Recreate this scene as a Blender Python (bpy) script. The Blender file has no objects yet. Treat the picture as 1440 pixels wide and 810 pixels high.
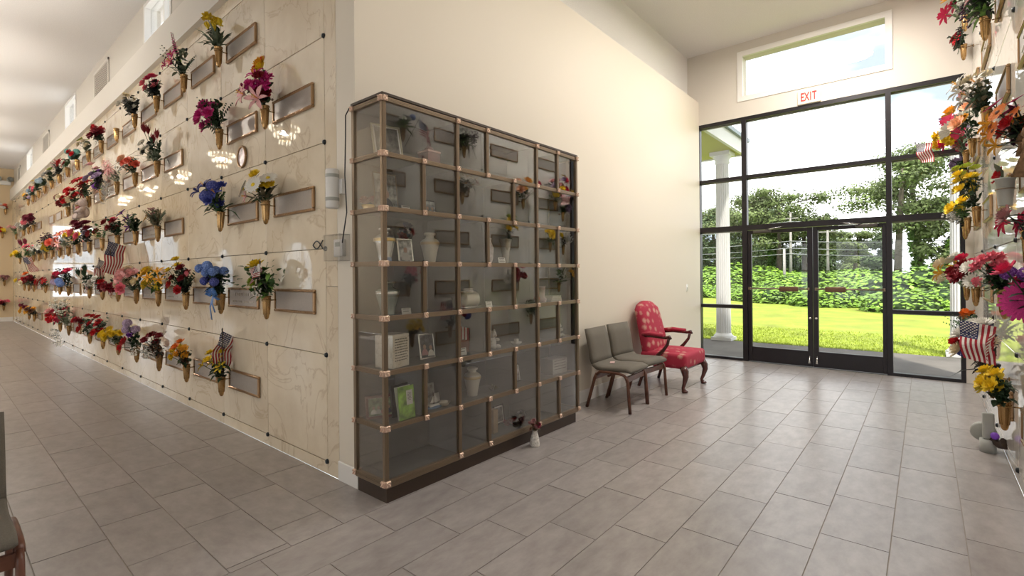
import bpy, bmesh, math, random
from mathutils import Vector, Matrix, Euler
R = math.radians
PI = math.pi
S = bpy.context.scene
COL = S.collection

# ------------------------------------------------------------------ camera
# world axes: X runs along the cream wall to the glass doors, Y along the crypt wall, Z up
EYE = Vector((0, 0, 1.43))
YAW, ROLL = R(40.068), R(0.521)
cd = bpy.data.cameras.new('camera')
cam = bpy.data.objects.new('camera', cd)
COL.objects.link(cam)
fwd = Vector((math.cos(YAW), math.sin(YAW), 0))
rt = Vector((math.sin(YAW), -math.cos(YAW), 0))
up = Vector((0, 0, 1))
cr = rt * math.cos(ROLL) - up * math.sin(ROLL)
cu = rt * math.sin(ROLL) + up * math.cos(ROLL)
m = Matrix((cr, cu, -fwd)).transposed().to_4x4()
m.translation = EYE
cam.matrix_world = m
cd.sensor_width = 36
cd.lens = 691.36 / 1440 * 36
cd.shift_y = -(405 - 385.18) / 1440
cd.clip_start = 0.02
cd.clip_end = 400
S.camera = cam

# ------------------------------------------------------------------ sky, sun, exposure
S.view_settings.view_transform = 'Standard'
S.view_settings.look = 'None'
S.view_settings.gamma = 1
S.view_settings.use_curve_mapping = False
S.view_settings.exposure = 0.2
try:
    S.cycles.use_denoising = True
    S.cycles.max_bounces = 8
    S.cycles.diffuse_bounces = 5
    S.cycles.glossy_bounces = 4
    S.cycles.transparent_max_bounces = 24
    S.cycles.sample_clamp_indirect = 6
    S.cycles.caustics_reflective = False
    S.cycles.caustics_refractive = False
except Exception:
    pass
w = bpy.data.worlds.new('sky')
S.world = w
w.use_nodes = True
nt = w.node_tree
nt.nodes.clear()
wo = nt.nodes.new('ShaderNodeOutputWorld')
bg = nt.nodes.new('ShaderNodeBackground')
tc = nt.nodes.new('ShaderNodeTexCoord')
mp = nt.nodes.new('ShaderNodeMapping')
mp.inputs['Scale'].default_value = (1.6, 1.6, 4)
nz = nt.nodes.new('ShaderNodeTexNoise')
nz.inputs['Scale'].default_value = 1.3
nz.inputs['Detail'].default_value = 5
rp = nt.nodes.new('ShaderNodeValToRGB')
rp.color_ramp.elements[0].position = 0.42
rp.color_ramp.elements[0].color = (0.225, 0.262, 0.305, 1)
rp.color_ramp.elements[1].position = 0.60
rp.color_ramp.elements[1].color = (1.0, 1.0, 1.0, 1)
nt.links.new(tc.outputs['Generated'], mp.inputs['Vector'])
nt.links.new(mp.outputs['Vector'], nz.inputs['Vector'])
nt.links.new(nz.outputs['Fac'], rp.inputs['Fac'])
nt.links.new(rp.outputs['Color'], bg.inputs['Color'])
bg.inputs['Strength'].default_value = 3.4
nt.links.new(bg.outputs['Background'], wo.inputs['Surface'])

sd = bpy.data.lights.new('sun', 'SUN')
sd.energy = 6.0
sd.angle = R(2)
sd.color = (1.0, 0.95, 0.85)
sun = bpy.data.objects.new('sun', sd)
COL.objects.link(sun)
sun.rotation_euler = Vector((-0.34, -0.22, 0.92)).to_track_quat('Z', 'Y').to_euler()

CHAND, HALL_FILL = 85.0, 48.0          # watts of the chandeliers and of the added hall fill lamps

# ------------------------------------------------------------------ materials
MATS = {}

def new_mat(name):
    mt = bpy.data.materials.new(name)
    mt.use_nodes = True
    n = mt.node_tree.nodes
    b = n['Principled BSDF']
    return mt, n, mt.node_tree.links, b

def mat(name, col, rough=0.6, metal=0.0, noise=0.0, scale=8.0, bump=0.0, bscale=60.0, coat=0.0, emit=0.0, spec=0.5):
    if name in MATS:
        return MATS[name]
    mt, n, l, b = new_mat(name)
    b.inputs['Roughness'].default_value = rough
    b.inputs['Metallic'].default_value = metal
    b.inputs['Specular IOR Level'].default_value = spec
    b.inputs['Coat Weight'].default_value = coat
    b.inputs['Coat Roughness'].default_value = 0.08
    c = (col[0], col[1], col[2], 1)
    b.inputs['Base Color'].default_value = c
    if noise > 0:
        t = n.new('ShaderNodeTexCoord')
        z = n.new('ShaderNodeTexNoise')
        z.inputs['Scale'].default_value = scale
        z.inputs['Detail'].default_value = 4
        r = n.new('ShaderNodeValToRGB')
        r.color_ramp.elements[0].position = 0.3
        r.color_ramp.elements[1].position = 0.72
        r.color_ramp.elements[0].color = tuple(max(0, v * (1 - noise)) for v in col) + (1,)
        r.color_ramp.elements[1].color = tuple(min(1, v * (1 + noise)) for v in col) + (1,)
        l.new(t.outputs['Object'], z.inputs['Vector'])
        l.new(z.outputs['Fac'], r.inputs['Fac'])
        l.new(r.outputs['Color'], b.inputs['Base Color'])
    if bump > 0:
        t = n.new('ShaderNodeTexCoord')
        z = n.new('ShaderNodeTexNoise')
        z.inputs['Scale'].default_value = bscale
        z.inputs['Detail'].default_value = 3
        bp = n.new('ShaderNodeBump')
        bp.inputs['Strength'].default_value = bump
        bp.inputs['Distance'].default_value = 0.01
        l.new(t.outputs['Object'], z.inputs['Vector'])
        l.new(z.outputs['Fac'], bp.inputs['Height'])
        l.new(bp.outputs['Normal'], b.inputs['Normal'])
    if emit > 0:
        b.inputs['Emission Color'].default_value = c
        b.inputs['Emission Strength'].default_value = emit
    MATS[name] = mt
    return mt

def marble(name, base, dark, vein, vscale=1.0, rough=0.025):
    mt, n, l, b = new_mat(name)
    t = n.new('ShaderNodeTexCoord')
    oi = n.new('ShaderNodeObjectInfo')
    ml = n.new('ShaderNodeMath'); ml.operation = 'MULTIPLY'; ml.inputs[1].default_value = 37.0
    l.new(oi.outputs['Random'], ml.inputs[0])
    ad = n.new('ShaderNodeVectorMath'); ad.operation = 'ADD'
    l.new(t.outputs['Object'], ad.inputs[0]); l.new(ml.outputs[0], ad.inputs[1])
    z1 = n.new('ShaderNodeTexNoise'); z1.inputs['Scale'].default_value = 2.2 * vscale; z1.inputs['Detail'].default_value = 6; z1.inputs['Roughness'].default_value = 0.62
    l.new(ad.outputs[0], z1.inputs['Vector'])
    r1 = n.new('ShaderNodeValToRGB')
    r1.color_ramp.elements[0].position = 0.32; r1.color_ramp.elements[0].color = dark + (1,)
    r1.color_ramp.elements[1].position = 0.62; r1.color_ramp.elements[1].color = base + (1,)
    l.new(z1.outputs['Fac'], r1.inputs['Fac'])
    z2 = n.new('ShaderNodeTexNoise'); z2.inputs['Scale'].default_value = 1.4 * vscale; z2.inputs['Detail'].default_value = 8; z2.inputs['Distortion'].default_value = 1.6
    l.new(ad.outputs[0], z2.inputs['Vector'])
    r2 = n.new('ShaderNodeValToRGB')
    e = r2.color_ramp.elements
    e[0].position = 0.485; e[0].color = (0, 0, 0, 1)
    e[1].position = 0.5; e[1].color = (0.55, 0.55, 0.55, 1)
    x = e.new(0.515); x.color = (0, 0, 0, 1)
    l.new(z2.outputs['Fac'], r2.inputs['Fac'])
    mx = n.new('ShaderNodeMix'); mx.data_type = 'RGBA'
    l.new(r2.outputs['Color'], mx.inputs[0]); l.new(r1.outputs['Color'], mx.inputs[6])
    mx.inputs[7].default_value = vein + (1,)
    hs = n.new('ShaderNodeHueSaturation')
    mr = n.new('ShaderNodeMapRange'); mr.inputs[3].default_value = 0.93; mr.inputs[4].default_value = 1.05
    l.new(oi.outputs['Random'], mr.inputs[0]); l.new(mr.outputs[0], hs.inputs['Value'])
    l.new(mx.outputs[2], hs.inputs['Color'])
    l.new(hs.outputs['Color'], b.inputs['Base Color'])
    b.inputs['Roughness'].default_value = rough
    b.inputs['Specular IOR Level'].default_value = 0.75
    MATS[name] = mt
    return mt

def glass(name, r0, tint, power=5.0):
    # thin clear sheet: see-through with a mirror share that grows at grazing angles
    mt, n, l, b = new_mat(name)
    n.remove(b)
    out = n['Material Output']
    tr = n.new('ShaderNodeBsdfTransparent'); tr.inputs['Color'].default_value = tint + (1,)
    gl = n.new('ShaderNodeBsdfGlossy'); gl.inputs['Roughness'].default_value = 0.0
    ge = n.new('ShaderNodeNewGeometry')
    dt = n.new('ShaderNodeVectorMath'); dt.operation = 'DOT_PRODUCT'
    l.new(ge.outputs['Normal'], dt.inputs[0]); l.new(ge.outputs['Incoming'], dt.inputs[1])
    ab = n.new('ShaderNodeMath'); ab.operation = 'ABSOLUTE'; l.new(dt.outputs['Value'], ab.inputs[0])
    om = n.new('ShaderNodeMath'); om.operation = 'SUBTRACT'; om.inputs[0].default_value = 1.0; l.new(ab.outputs[0], om.inputs[1])
    pw = n.new('ShaderNodeMath'); pw.operation = 'POWER'; pw.inputs[1].default_value = power; l.new(om.outputs[0], pw.inputs[0])
    ma = n.new('ShaderNodeMath'); ma.operation = 'MULTIPLY_ADD'; ma.use_clamp = True
    ma.inputs[1].default_value = 1.0 - r0; ma.inputs[2].default_value = r0; l.new(pw.outputs[0], ma.inputs[0])
    mx = n.new('ShaderNodeMixShader')
    l.new(ma.outputs[0], mx.inputs[0])
    l.new(tr.outputs[0], mx.inputs[1]); l.new(gl.outputs[0], mx.inputs[2])
    l.new(mx.outputs[0], out.inputs['Surface'])
    MATS[name] = mt
    return mt

def tile_mat():
    mt, n, l, b = new_mat('floor_tile')
    t = n.new('ShaderNodeTexCoord'); oi = n.new('ShaderNodeObjectInfo')
    ml = n.new('ShaderNodeMath'); ml.operation = 'MULTIPLY'; ml.inputs[1].default_value = 53.0
    l.new(oi.outputs['Random'], ml.inputs[0])
    ad = n.new('ShaderNodeVectorMath'); ad.operation = 'ADD'
    l.new(t.outputs['Object'], ad.inputs[0]); l.new(ml.outputs[0], ad.inputs[1])
    z = n.new('ShaderNodeTexNoise'); z.inputs['Scale'].default_value = 4.0; z.inputs['Detail'].default_value = 7; z.inputs['Roughness'].default_value = 0.65
    l.new(ad.outputs[0], z.inputs['Vector'])
    r = n.new('ShaderNodeValToRGB')
    r.color_ramp.elements[0].position = 0.28; r.color_ramp.elements[0].color = (0.272, 0.245, 0.234, 1)
    r.color_ramp.elements[1].position = 0.75; r.color_ramp.elements[1].color = (0.408, 0.376, 0.363, 1)
    l.new(z.outputs['Fac'], r.inputs['Fac'])
    hs = n.new('ShaderNodeHueSaturation'); mr = n.new('ShaderNodeMapRange'); mr.inputs[3].default_value = 0.94; mr.inputs[4].default_value = 1.06
    l.new(oi.outputs['Random'], mr.inputs[0]); l.new(mr.outputs[0], hs.inputs['Value']); l.new(r.outputs['Color'], hs.inputs['Color'])
    l.new(hs.outputs['Color'], b.inputs['Base Color'])
    b.inputs['Roughness'].default_value = 0.28
    z2 = n.new('ShaderNodeTexNoise'); z2.inputs['Scale'].default_value = 70
    l.new(ad.outputs[0], z2.inputs['Vector'])
    bp = n.new('ShaderNodeBump'); bp.inputs['Strength'].default_value = 0.06; bp.inputs['Distance'].default_value = 0.003
    l.new(z2.outputs['Fac'], bp.inputs['Height']); l.new(bp.outputs['Normal'], b.inputs['Normal'])
    MATS['floor_tile'] = mt
    return mt

M_MARBLE = marble('cream_marble', (0.80, 0.70, 0.545), (0.70, 0.59, 0.435), (0.52, 0.39, 0.25))
M_MARBLE_W = marble('pale_marble', (0.82, 0.79, 0.74), (0.74, 0.70, 0.65), (0.60, 0.55, 0.49))
M_MARBLE_S = marble('cream_marble_block', (0.80, 0.74, 0.63), (0.70, 0.62, 0.50), (0.45, 0.36, 0.26), 6.0, 0.2)
M_TILE = tile_mat()
M_GROUT = mat('pale_grout', (0.36, 0.325, 0.29), 0.9)
M_GROUTW = mat('marble_joint', (0.16, 0.13, 0.10), 0.9)
M_CREAM = mat('cream_paint', (0.77, 0.705, 0.60), 0.55, bump=0.05, bscale=90)
M_TAN = mat('tan_paint', (0.66, 0.52, 0.33), 0.6)
M_OFFW = mat('offwhite_paint', (0.76, 0.72, 0.655), 0.6)
M_CEIL = mat('stippled_ceiling', (0.79, 0.765, 0.745), 0.9, noise=0.06, scale=90, bump=0.7, bscale=130)
M_STIP = mat('stippled_wall', (0.80, 0.78, 0.75), 0.9, noise=0.05, scale=90, bump=0.6, bscale=130)
M_WHITE = mat('white_trim', (0.84, 0.82, 0.79), 0.4)
M_ALU = mat('dark_aluminium', (0.018, 0.015, 0.018), 0.35, 0.3)
M_ALUL = mat('grey_gasket', (0.42, 0.42, 0.40), 0.4)
M_BRZ = mat('bronze_frame', (0.27, 0.205, 0.145), 0.36, 0.7)
M_BRZD = mat('dark_bronze_base', (0.055, 0.036, 0.026), 0.4, 0.3)
M_COPPER = mat('copper_rosette', (0.74, 0.55, 0.44), 0.3, 0.9)
M_VASE = mat('vase_bronze', (0.44, 0.27, 0.115), 0.26, 0.95, noise=0.12, scale=30)
M_PLF = mat('plaque_bronze', (0.42, 0.27, 0.15), 0.35, 0.85)
M_PLP = mat('plaque_plate', (0.40, 0.36, 0.325), 0.38, 0.35, noise=0.06, scale=60)
M_BOLT = mat('bolt_dark', (0.035, 0.04, 0.045), 0.35, 0.6)
M_GREY = mat('grey_fabric', (0.155, 0.14, 0.115), 0.95, noise=0.12, scale=220, bump=0.15, bscale=400)
M_WALN = mat('walnut', (0.13, 0.050, 0.030), 0.35, noise=0.3, scale=14)
M_MAHO = mat('mahogany', (0.085, 0.022, 0.018), 0.25, noise=0.3, scale=14, coat=0.4)
M_INT = mat('niche_lining', (0.15, 0.142, 0.135), 0.7)
M_GLASS = glass('storefront_glass', 0.02, (0.985, 0.99, 0.987))
M_GLASSC = glass('cabinet_glass', 0.04, (0.975, 0.98, 0.975), 2.2)
M_SILV = mat('silver', (0.72, 0.72, 0.70), 0.22, 0.9)
M_GOLD = mat('gold', (0.80, 0.58, 0.25), 0.28, 0.9)
M_PEWT = mat('pearl_glaze', (0.66, 0.65, 0.60), 0.25, 0.4, noise=0.06, scale=10)
M_BLACK = mat('black_plastic', (0.015, 0.015, 0.017), 0.4)
M_PLAST = mat('white_plastic', (0.80, 0.79, 0.77), 0.35)
M_LPLAST = mat('grey_plastic', (0.42, 0.43, 0.40), 0.45)
M_PAPER = mat('white_paper', (0.82, 0.80, 0.76), 0.8)
M_INK = mat('dark_ink', (0.06, 0.055, 0.05), 0.8)
M_CONC = mat('concrete', (0.105, 0.094, 0.083), 0.9, noise=0.3, scale=1.6, bump=0.3, bscale=40)
M_LAWN = mat('lawn', (0.215, 0.265, 0.022), 0.95, noise=0.28, scale=1.2, bump=1.0, bscale=30)
M_COLW = mat('white_column_paint', (0.62, 0.61, 0.60), 0.5)
M_SOFF = mat('yellow_soffit', (0.36, 0.34, 0.13), 0.6)
M_BARK = mat('bark', (0.11, 0.088, 0.068), 0.95, noise=0.4, scale=5)
M_POLE = mat('weathered_pole', (0.32, 0.30, 0.28), 0.9)

PAL = dict(red=(0.55, 0.012, 0.02), drd=(0.23, 0.006, 0.016), mrn=(0.20, 0.012, 0.04), mag=(0.62, 0.03, 0.24), pnk=(0.85, 0.20, 0.27),
           lpk=(0.86, 0.46, 0.46), hot=(0.75, 0.035, 0.13), yel=(0.88, 0.62, 0.03), gld=(0.85, 0.42, 0.03), org=(0.82, 0.22, 0.03), wht=(0.82, 0.80, 0.74),
           crm=(0.80, 0.70, 0.50), blu=(0.06, 0.08, 0.36), sky=(0.14, 0.25, 0.62), lbl=(0.40, 0.52, 0.66), pur=(0.22, 0.05, 0.36), lav=(0.40, 0.30, 0.46),
           pch=(0.85, 0.48, 0.30), gry=(0.48, 0.47, 0.44), brn=(0.16, 0.07, 0.04), dpr=(0.05, 0.01, 0.035), coral=(0.80, 0.16, 0.10), black=(0.02, 0.018, 0.02),
           teal=(0.12, 0.36, 0.32), lime=(0.40, 0.50, 0.06), dust=(0.45, 0.22, 0.22),
           dg=(0.022, 0.055, 0.022), mg=(0.05, 0.125, 0.03), gg=(0.16, 0.20, 0.13), lg=(0.16, 0.32, 0.06), dk=(0.02, 0.025, 0.018), dry=(0.20, 0.17, 0.10))
def pm(c):
    return mat('petal_' + c, PAL[c], 0.65, noise=0.22, scale=25)
def lm(c):
    return mat('leaf_' + c, PAL[c], 0.5, noise=0.3, scale=20)

# ------------------------------------------------------------------ mesh tools
def tag(o, label=None, cat=None, group=None, kind=None):
    if label: o['label'] = label
    if cat: o['category'] = cat
    if group: o['group'] = group
    if kind: o['kind'] = kind
    return o

def thing(name, label, cat, loc=(0, 0, 0), rz=0.0, group=None, rot=None):
    o = bpy.data.objects.new(name, None)
    o.empty_display_size = 0.05
    COL.objects.link(o)
    o.location = loc
    o.rotation_euler = rot if rot else (0, 0, rz)
    return tag(o, label, cat, group)

def put(name, mesh, parent=None, loc=(0, 0, 0), rot=(0, 0, 0), scale=(1, 1, 1)):
    o = bpy.data.objects.new(name, mesh)
    COL.objects.link(o)
    o.parent = parent
    o.location = loc
    o.rotation_euler = rot
    o.scale = scale
    return o

class MB:
    def __init__(s):
        s.v, s.f, s.mi, s.sm = [], [], [], []
    def add(s, vs, fs, mi=0, smooth=False):
        o = len(s.v)
        s.v += [tuple(v) for v in vs]
        for f in fs:
            s.f.append(tuple(i + o for i in f)); s.mi.append(mi); s.sm.append(smooth)
        return s
    def box(s, a, b, mi=0):
        x0, y0, z0 = a; x1, y1, z1 = b
        vs = [(x0, y0, z0), (x1, y0, z0), (x1, y1, z0), (x0, y1, z0), (x0, y0, z1), (x1, y0, z1), (x1, y1, z1), (x0, y1, z1)]
        return s.add(vs, [(0, 3, 2, 1), (4, 5, 6, 7), (0, 1, 5, 4), (1, 2, 6, 5), (2, 3, 7, 6), (3, 0, 4, 7)], mi)
    def bbox(s, a, b, bev, mi=0, segs=2):
        bm = bmesh.new()
        bmesh.ops.create_cube(bm, size=1.0)
        for v in bm.verts:
            v.co = Vector([a[i] + (v.co[i] + 0.5) * (b[i] - a[i]) for i in range(3)])
        bmesh.ops.bevel(bm, geom=bm.edges[:], offset=bev, segments=segs, profile=0.6, affect='EDGES')
        bm.verts.index_update()
        s.add([v.co[:] for v in bm.verts], [[v.index for v in f.verts] for f in bm.faces], mi, segs > 1)
        bm.free()
        return s
    def lathe(s, prof, seg=16, c=(0, 0, 0), mi=0, cap=True, smooth=True):
        vs, fs = [], []
        n = len(prof)
        for r, z in prof:
            for k in range(seg):
                a = 2 * PI * k / seg
                vs.append((c[0] + r * math.cos(a), c[1] + r * math.sin(a), c[2] + z))
        for i in range(n - 1):
            for k in range(seg):
                k2 = (k + 1) % seg
                fs.append((i * seg + k, i * seg + k2, (i + 1) * seg + k2, (i + 1) * seg + k))
        s.add(vs, fs, mi, smooth)
        if cap:
            o = len(s.v) - n * seg
            if prof[0][0] > 1e-4:
                s.f.append(tuple(o + k for k in reversed(range(seg)))); s.mi.append(mi); s.sm.append(False)
            if prof[-1][0] > 1e-4:
                s.f.append(tuple(o + (n - 1) * seg + k for k in range(seg))); s.mi.append(mi); s.sm.append(False)
        return s
    def tube(s, pts, rad, seg=8, mi=0, caps=True, flat=1.0):
        pts = [Vector(p) for p in pts]
        n = len(pts)
        rs = rad if isinstance(rad, (list, tuple)) else [rad] * n
        vs, fs = [], []
        t0 = (pts[1] - pts[0]).normalized()
        ref = Vector((0, 0, 1)) if abs(t0.z) < 0.9 else Vector((1, 0, 0))
        u = t0.cross(ref).normalized()
        for i in range(n):
            t = (pts[min(i + 1, n - 1)] - pts[max(i - 1, 0)]).normalized()
            u = (u - t * u.dot(t)).normalized()
            w_ = t.cross(u)
            for k in range(seg):
                a = 2 * PI * k / seg
                vs.append(pts[i] + (u * math.cos(a) + w_ * math.sin(a) * flat) * rs[i])
        for i in range(n - 1):
            for k in range(seg):
                k2 = (k + 1) % seg
                fs.append((i * seg + k, i * seg + k2, (i + 1) * seg + k2, (i + 1) * seg + k))
        s.add(vs, fs, mi, seg > 4)
        if caps:
            o = len(s.v) - n * seg
            s.f.append(tuple(o + k for k in reversed(range(seg)))); s.mi.append(mi); s.sm.append(False)
            s.f.append(tuple(o + (n - 1) * seg + k for k in range(seg))); s.mi.append(mi); s.sm.append(False)
        return s
    def ball(s, c, r, seg=12, rings=8, mi=0):
        rx, ry, rz_ = r if isinstance(r, (list, tuple)) else (r, r, r)
        vs, fs = [], []
        for i in range(rings + 1):
            th = PI * i / rings
            for k in range(seg):
                a = 2 * PI * k / seg
                vs.append((c[0] + rx * math.sin(th) * math.cos(a), c[1] + ry * math.sin(th) * math.sin(a), c[2] - rz_ * math.cos(th)))
        for i in range(rings):
            for k in range(seg):
                k2 = (k + 1) % seg
                fs.append((i * seg + k, i * seg + k2, (i + 1) * seg + k2, (i + 1) * seg + k))
        return s.add(vs, fs, mi, True)
    def prism(s, poly, a, b, axis=1, mi=0):
        # poly: list of (p, q) in the plane across `axis`, extruded from a to b
        n = len(poly)
        def P(p, q, t):
            return {0: (t, p, q), 1: (p, t, q), 2: (p, q, t)}[axis]
        vs = [P(p, q, a) for p, q in poly] + [P(p, q, b) for p, q in poly]
        fs = [tuple(range(n)), tuple(range(2 * n - 1, n - 1, -1))] + [(i, i + n, (i + 1) % n + n, (i + 1) % n) for i in range(n)]
        return s.add(vs, fs, mi)
    def mesh(s, name, mats):
        me = bpy.data.meshes.new(name)
        me.from_pydata(s.v, [], s.f)
        if not isinstance(mats, (list, tuple)):
            mats = [mats]
        for x in mats:
            me.materials.append(x)
        me.polygons.foreach_set('material_index', s.mi)
        me.polygons.foreach_set('use_smooth', s.sm)
        me.update()
        bm = bmesh.new(); bm.from_mesh(me)
        if len(bm.faces) < 6000:
            bmesh.ops.recalc_face_normals(bm, faces=bm.faces[:])
            bm.to_mesh(me)
        bm.free()
        return me
    def build(s, name, mats, parent=None, loc=(0, 0, 0), rot=(0, 0, 0), scale=(1, 1, 1)):
        return put(name, s.mesh(name, mats), parent, loc, rot, scale)

def struct(name, mb, mt, label, cat, parent=None):
    o = mb.build(name, mt, parent)
    return tag(o, label, cat, kind='structure')

def holed(mb, axis, p0, p1, rect, holes, mi=0):
    # a wall slab between p0 and p1 along `axis`, over rect (u0,u1,v0,v1) with rectangular holes (u0,u1,v0,v1)
    us = sorted({rect[0], rect[1]} | {h[i] for h in holes for i in (0, 1)})
    vs = sorted({rect[2], rect[3]} | {h[i] for h in holes for i in (2, 3)})
    for i in range(len(us) - 1):
        j = 0
        while j < len(vs) - 1:
            def hole(jj):
                uc, vc = (us[i] + us[i + 1]) / 2, (vs[jj] + vs[jj + 1]) / 2
                return any(h[0] < uc < h[1] and h[2] < vc < h[3] for h in holes)
            if hole(j):
                j += 1; continue
            k = j
            while k < len(vs) - 1 and not hole(k):
                k += 1
            a, b = (us[i], vs[j]), (us[i + 1], vs[k])
            if axis == 0: mb.box((p0, a[0], a[1]), (p1, b[0], b[1]), mi)
            else: mb.box((a[0], p0, a[1]), (b[0], p1, b[1]), mi)
            j = k
    return mb

def window(n, axis, pos, u0, u1, v0, v1, fw, depth, label, mullions=(), transoms=(), mt=None, inset=0.05, sgn=1):
    # frame ring with bars and a glass pane set in a wall opening
    mt = mt or M_WHITE
    e = thing('window_%d' % n, label, 'window'); e['kind'] = 'structure'
    def B(a, b, p, q, name, m_):
        mb = MB()
        if axis == 0: mb.box((min(p, q), a[0], a[1]), (max(p, q), b[0], b[1]))
        else: mb.box((a[0], min(p, q), a[1]), (b[0], max(p, q), b[1]))
        return mb.build(name, m_, e)
    d0, d1 = pos, pos + depth * sgn
    B((u0, v0), (u0 + fw, v1), d0, d1, 'window_frame', mt); B((u1 - fw, v0), (u1, v1), d0, d1, 'window_frame', mt)
    B((u0 + fw, v0), (u1 - fw, v0 + fw), d0, d1, 'window_frame', mt); B((u0 + fw, v1 - fw), (u1 - fw, v1), d0, d1, 'window_frame', mt)
    for x in mullions: B((x - fw * .35, v0 + fw), (x + fw * .35, v1 - fw), d0 + .25 * depth * sgn, d1 - .2 * depth * sgn, 'mullion', mt)
    for z in transoms: B((u0 + fw, z - fw * .35), (u1 - fw, z + fw * .35), d0 + .25 * depth * sgn, d1 - .2 * depth * sgn, 'transom', mt)
    g0 = d0 + .5 * depth * sgn
    B((u0 + fw, v0 + fw), (u1 - fw, v1 - fw), g0, g0 + .006 * sgn, 'pane', M_GLASS)
    return e

# ------------------------------------------------------------------ the room shell
XL, YC, XD, YR, YF, XO, ZC = 1.851, 2.92, 8.425, -0.466, 23.5, -3.4, 5.10
ROWZ = [0.09 + 0.7675 * i for i in range(7)]
PY0, PYP = 3.31, 0.9625            # crypt panels along Y
PX0, PXP = 8.42, 1.25              # right-hand panels along X (going back)

# floor: grout slab + tiles
mb = MB()
mb.box((XO, YR, -0.12), (XD, YC, -0.004)).box((XO, YC, -0.12), (XL, YF, -0.004))
floor = struct('floor', mb, M_GROUT, 'grey brown rectangular porcelain tile floor with thin pale grout lines', 'floor')
TL, TW, G = 0.605, 0.3035, 0.0055
tiles = []
for n in range(-1, 10):
    y1 = 2.577 - TW * n; y0 = max(y1 - TW, YR)
    if n == -1: y1 = YC
    if n == -1: y0 = 2.577
    j = 1.673 + 0.208 * n
    k0 = math.floor((XO - j) / TL)
    xlo = XO if n >= 0 else XL
    for k in range(k0, 30):
        a, b = max(j + k * TL, xlo), min(j + (k + 1) * TL, XD)
        if b - a > 0.03: tiles.append((a, b, y0, y1))
for c in range(18):
    x1 = 1.838 - 0.303 * c; x0 = x1 - 0.303
    if c == 0: x1 = XL
    if x0 < XO: break
    j = 3.43 - 0.2 * (c - 1)
    for k in range(-3, 40):
        a, b = max(j + k * TL, 2.577), min(j + (k + 1) * TL, YF)
        if b - a > 0.03: tiles.append((x0, x1, a, b))
def seen(x, y, z=0.0, pad=60):
    d = Vector((x, y, z)) - EYE
    q = d.dot(fwd)
    if q < 0.3: return None
    u, v = 720 + 691.36 * d.dot(cr) / q, 385.18 - 691.36 * d.dot(cu) / q
    return q if -pad < u < 1440 + pad and -pad < v < 810 + 2 * pad else None
ranked = sorted(((seen((t[0] + t[1]) / 2, (t[2] + t[3]) / 2) or 99, t) for t in tiles), key=lambda q: q[0])
tmesh = MB().bbox((-0.5, -0.5, -1), (0.5, 0.5, 0), 0.004, segs=1).mesh('tile', M_TILE)
rest = MB()
random.seed(3)
for i, (q, t) in enumerate(ranked):
    a, b, c, d = t[0] + G / 2, t[1] - G / 2, t[2] + G / 2, t[3] - G / 2
    if i < 296 and q < 90:
        put('tile', tmesh, floor, ((a + b) / 2, (c + d) / 2, random.uniform(-0.0008, 0.0008)), (0, 0, 0), (b - a, d - c, 0.01))
    else:
        rest.box((a, c, -0.01), (b, d, 0))
tag(rest.build('tile_field', M_TILE, floor), kind='stuff')

# crypt wall on the left
wall_left = struct('wall_left', MB().box((1.866, 3.15, 0), (2.05, YF, 4.12)), M_GROUTW, 'long wall of polished cream marble crypt panels with dark bolts', 'wall')
pm_l = MB().bbox((-0.0075, -PYP / 2 + 0.0022, -0.38375 + 0.0022), (0.0075, PYP / 2 - 0.0022, 0.38375 - 0.0022), 0.002, segs=1).mesh('marble_panel', M_MARBLE)
bolt = MB().lathe([(0.0, 0.016), (0.012, 0.015), (0.017, 0.009), (0.019, 0.0)], 10, cap=False).mesh('bolt', M_BOLT)
for k in range(21):
    y = PY0 + PYP * (k + 0.5)
    for r in range(5):
        put('marble_panel', pm_l, wall_left, (XL + 0.0075, y, ROWZ[r] + 0.38375))
    MB().box((XL, y - PYP / 2 + 0.002, 0), (1.866, y + PYP / 2 - 0.002, ROWZ[0] - 0.003)).build('marble_base', M_MARBLE, wall_left)
    MB().box((XL, y - PYP / 2 + 0.002, ROWZ[5] + 0.003), (1.866, y + PYP / 2 - 0.002, 4.10)).build('marble_top_strip', M_MARBLE, wall_left)
for k in range(22):
    for r in range(6):
        put('bolt', bolt, wall_left, (XL, PY0 + PYP * k, ROWZ[r]), (0, -PI / 2, 0))
for z0, z1 in ((0, 1.35), (1.354, 4.10)):
    MB().box((XL, 3.155, z0), (1.866, 3.306, z1)).build('marble_border', M_MARBLE, wall_left)
# cream wall with the cabinet, and the recessed stippled wall over it
wall_c = struct('wall_centre', MB().box((XL, YC, 0), (XD, 3.152, 4.30)), M_CREAM, 'plain cream painted wall behind the glass cabinet and chairs', 'wall')
struct('wall_upper', MB().box((1.87, 3.11, 4.30), (XD, 3.3, ZC)), M_STIP, 'white stippled upper wall set back over the cream wall', 'wall')
CLW = [(6.9, 7.97), (12.75, 13.85), (18.9, 20.05)]
struct('wall_clerestory', holed(MB(), 0, 1.895, 2.07, (3.11, YF, 4.0, ZC), [(a, b, 4.36, 5.05) for a, b in CLW]), mat('clerestory_shaded_offwhite', (.66, .62, .555), .6), 'off-white clerestory wall above the crypt wall', 'wall')  # off-white darkened in colour to paint in the shade above the beam
struct('trim_1', MB().box((1.795, 3.155, 4.05), (1.92, YF, 4.41)), M_OFFW, 'off-white beam running along the top of the marble crypt wall', 'beam')
for i, (a, b) in enumerate(CLW):
    window(2 + i, 0, 1.885, a - .04, b + .04, 4.34, 5.08, 0.05, 0.14,
           ['largest white framed clerestory window above the near end of the beam', 'second white clerestory window along the beam', 'farthest small clerestory window above the beam'][i], mullions=(a + (b - a) * 0.34,))
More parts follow.
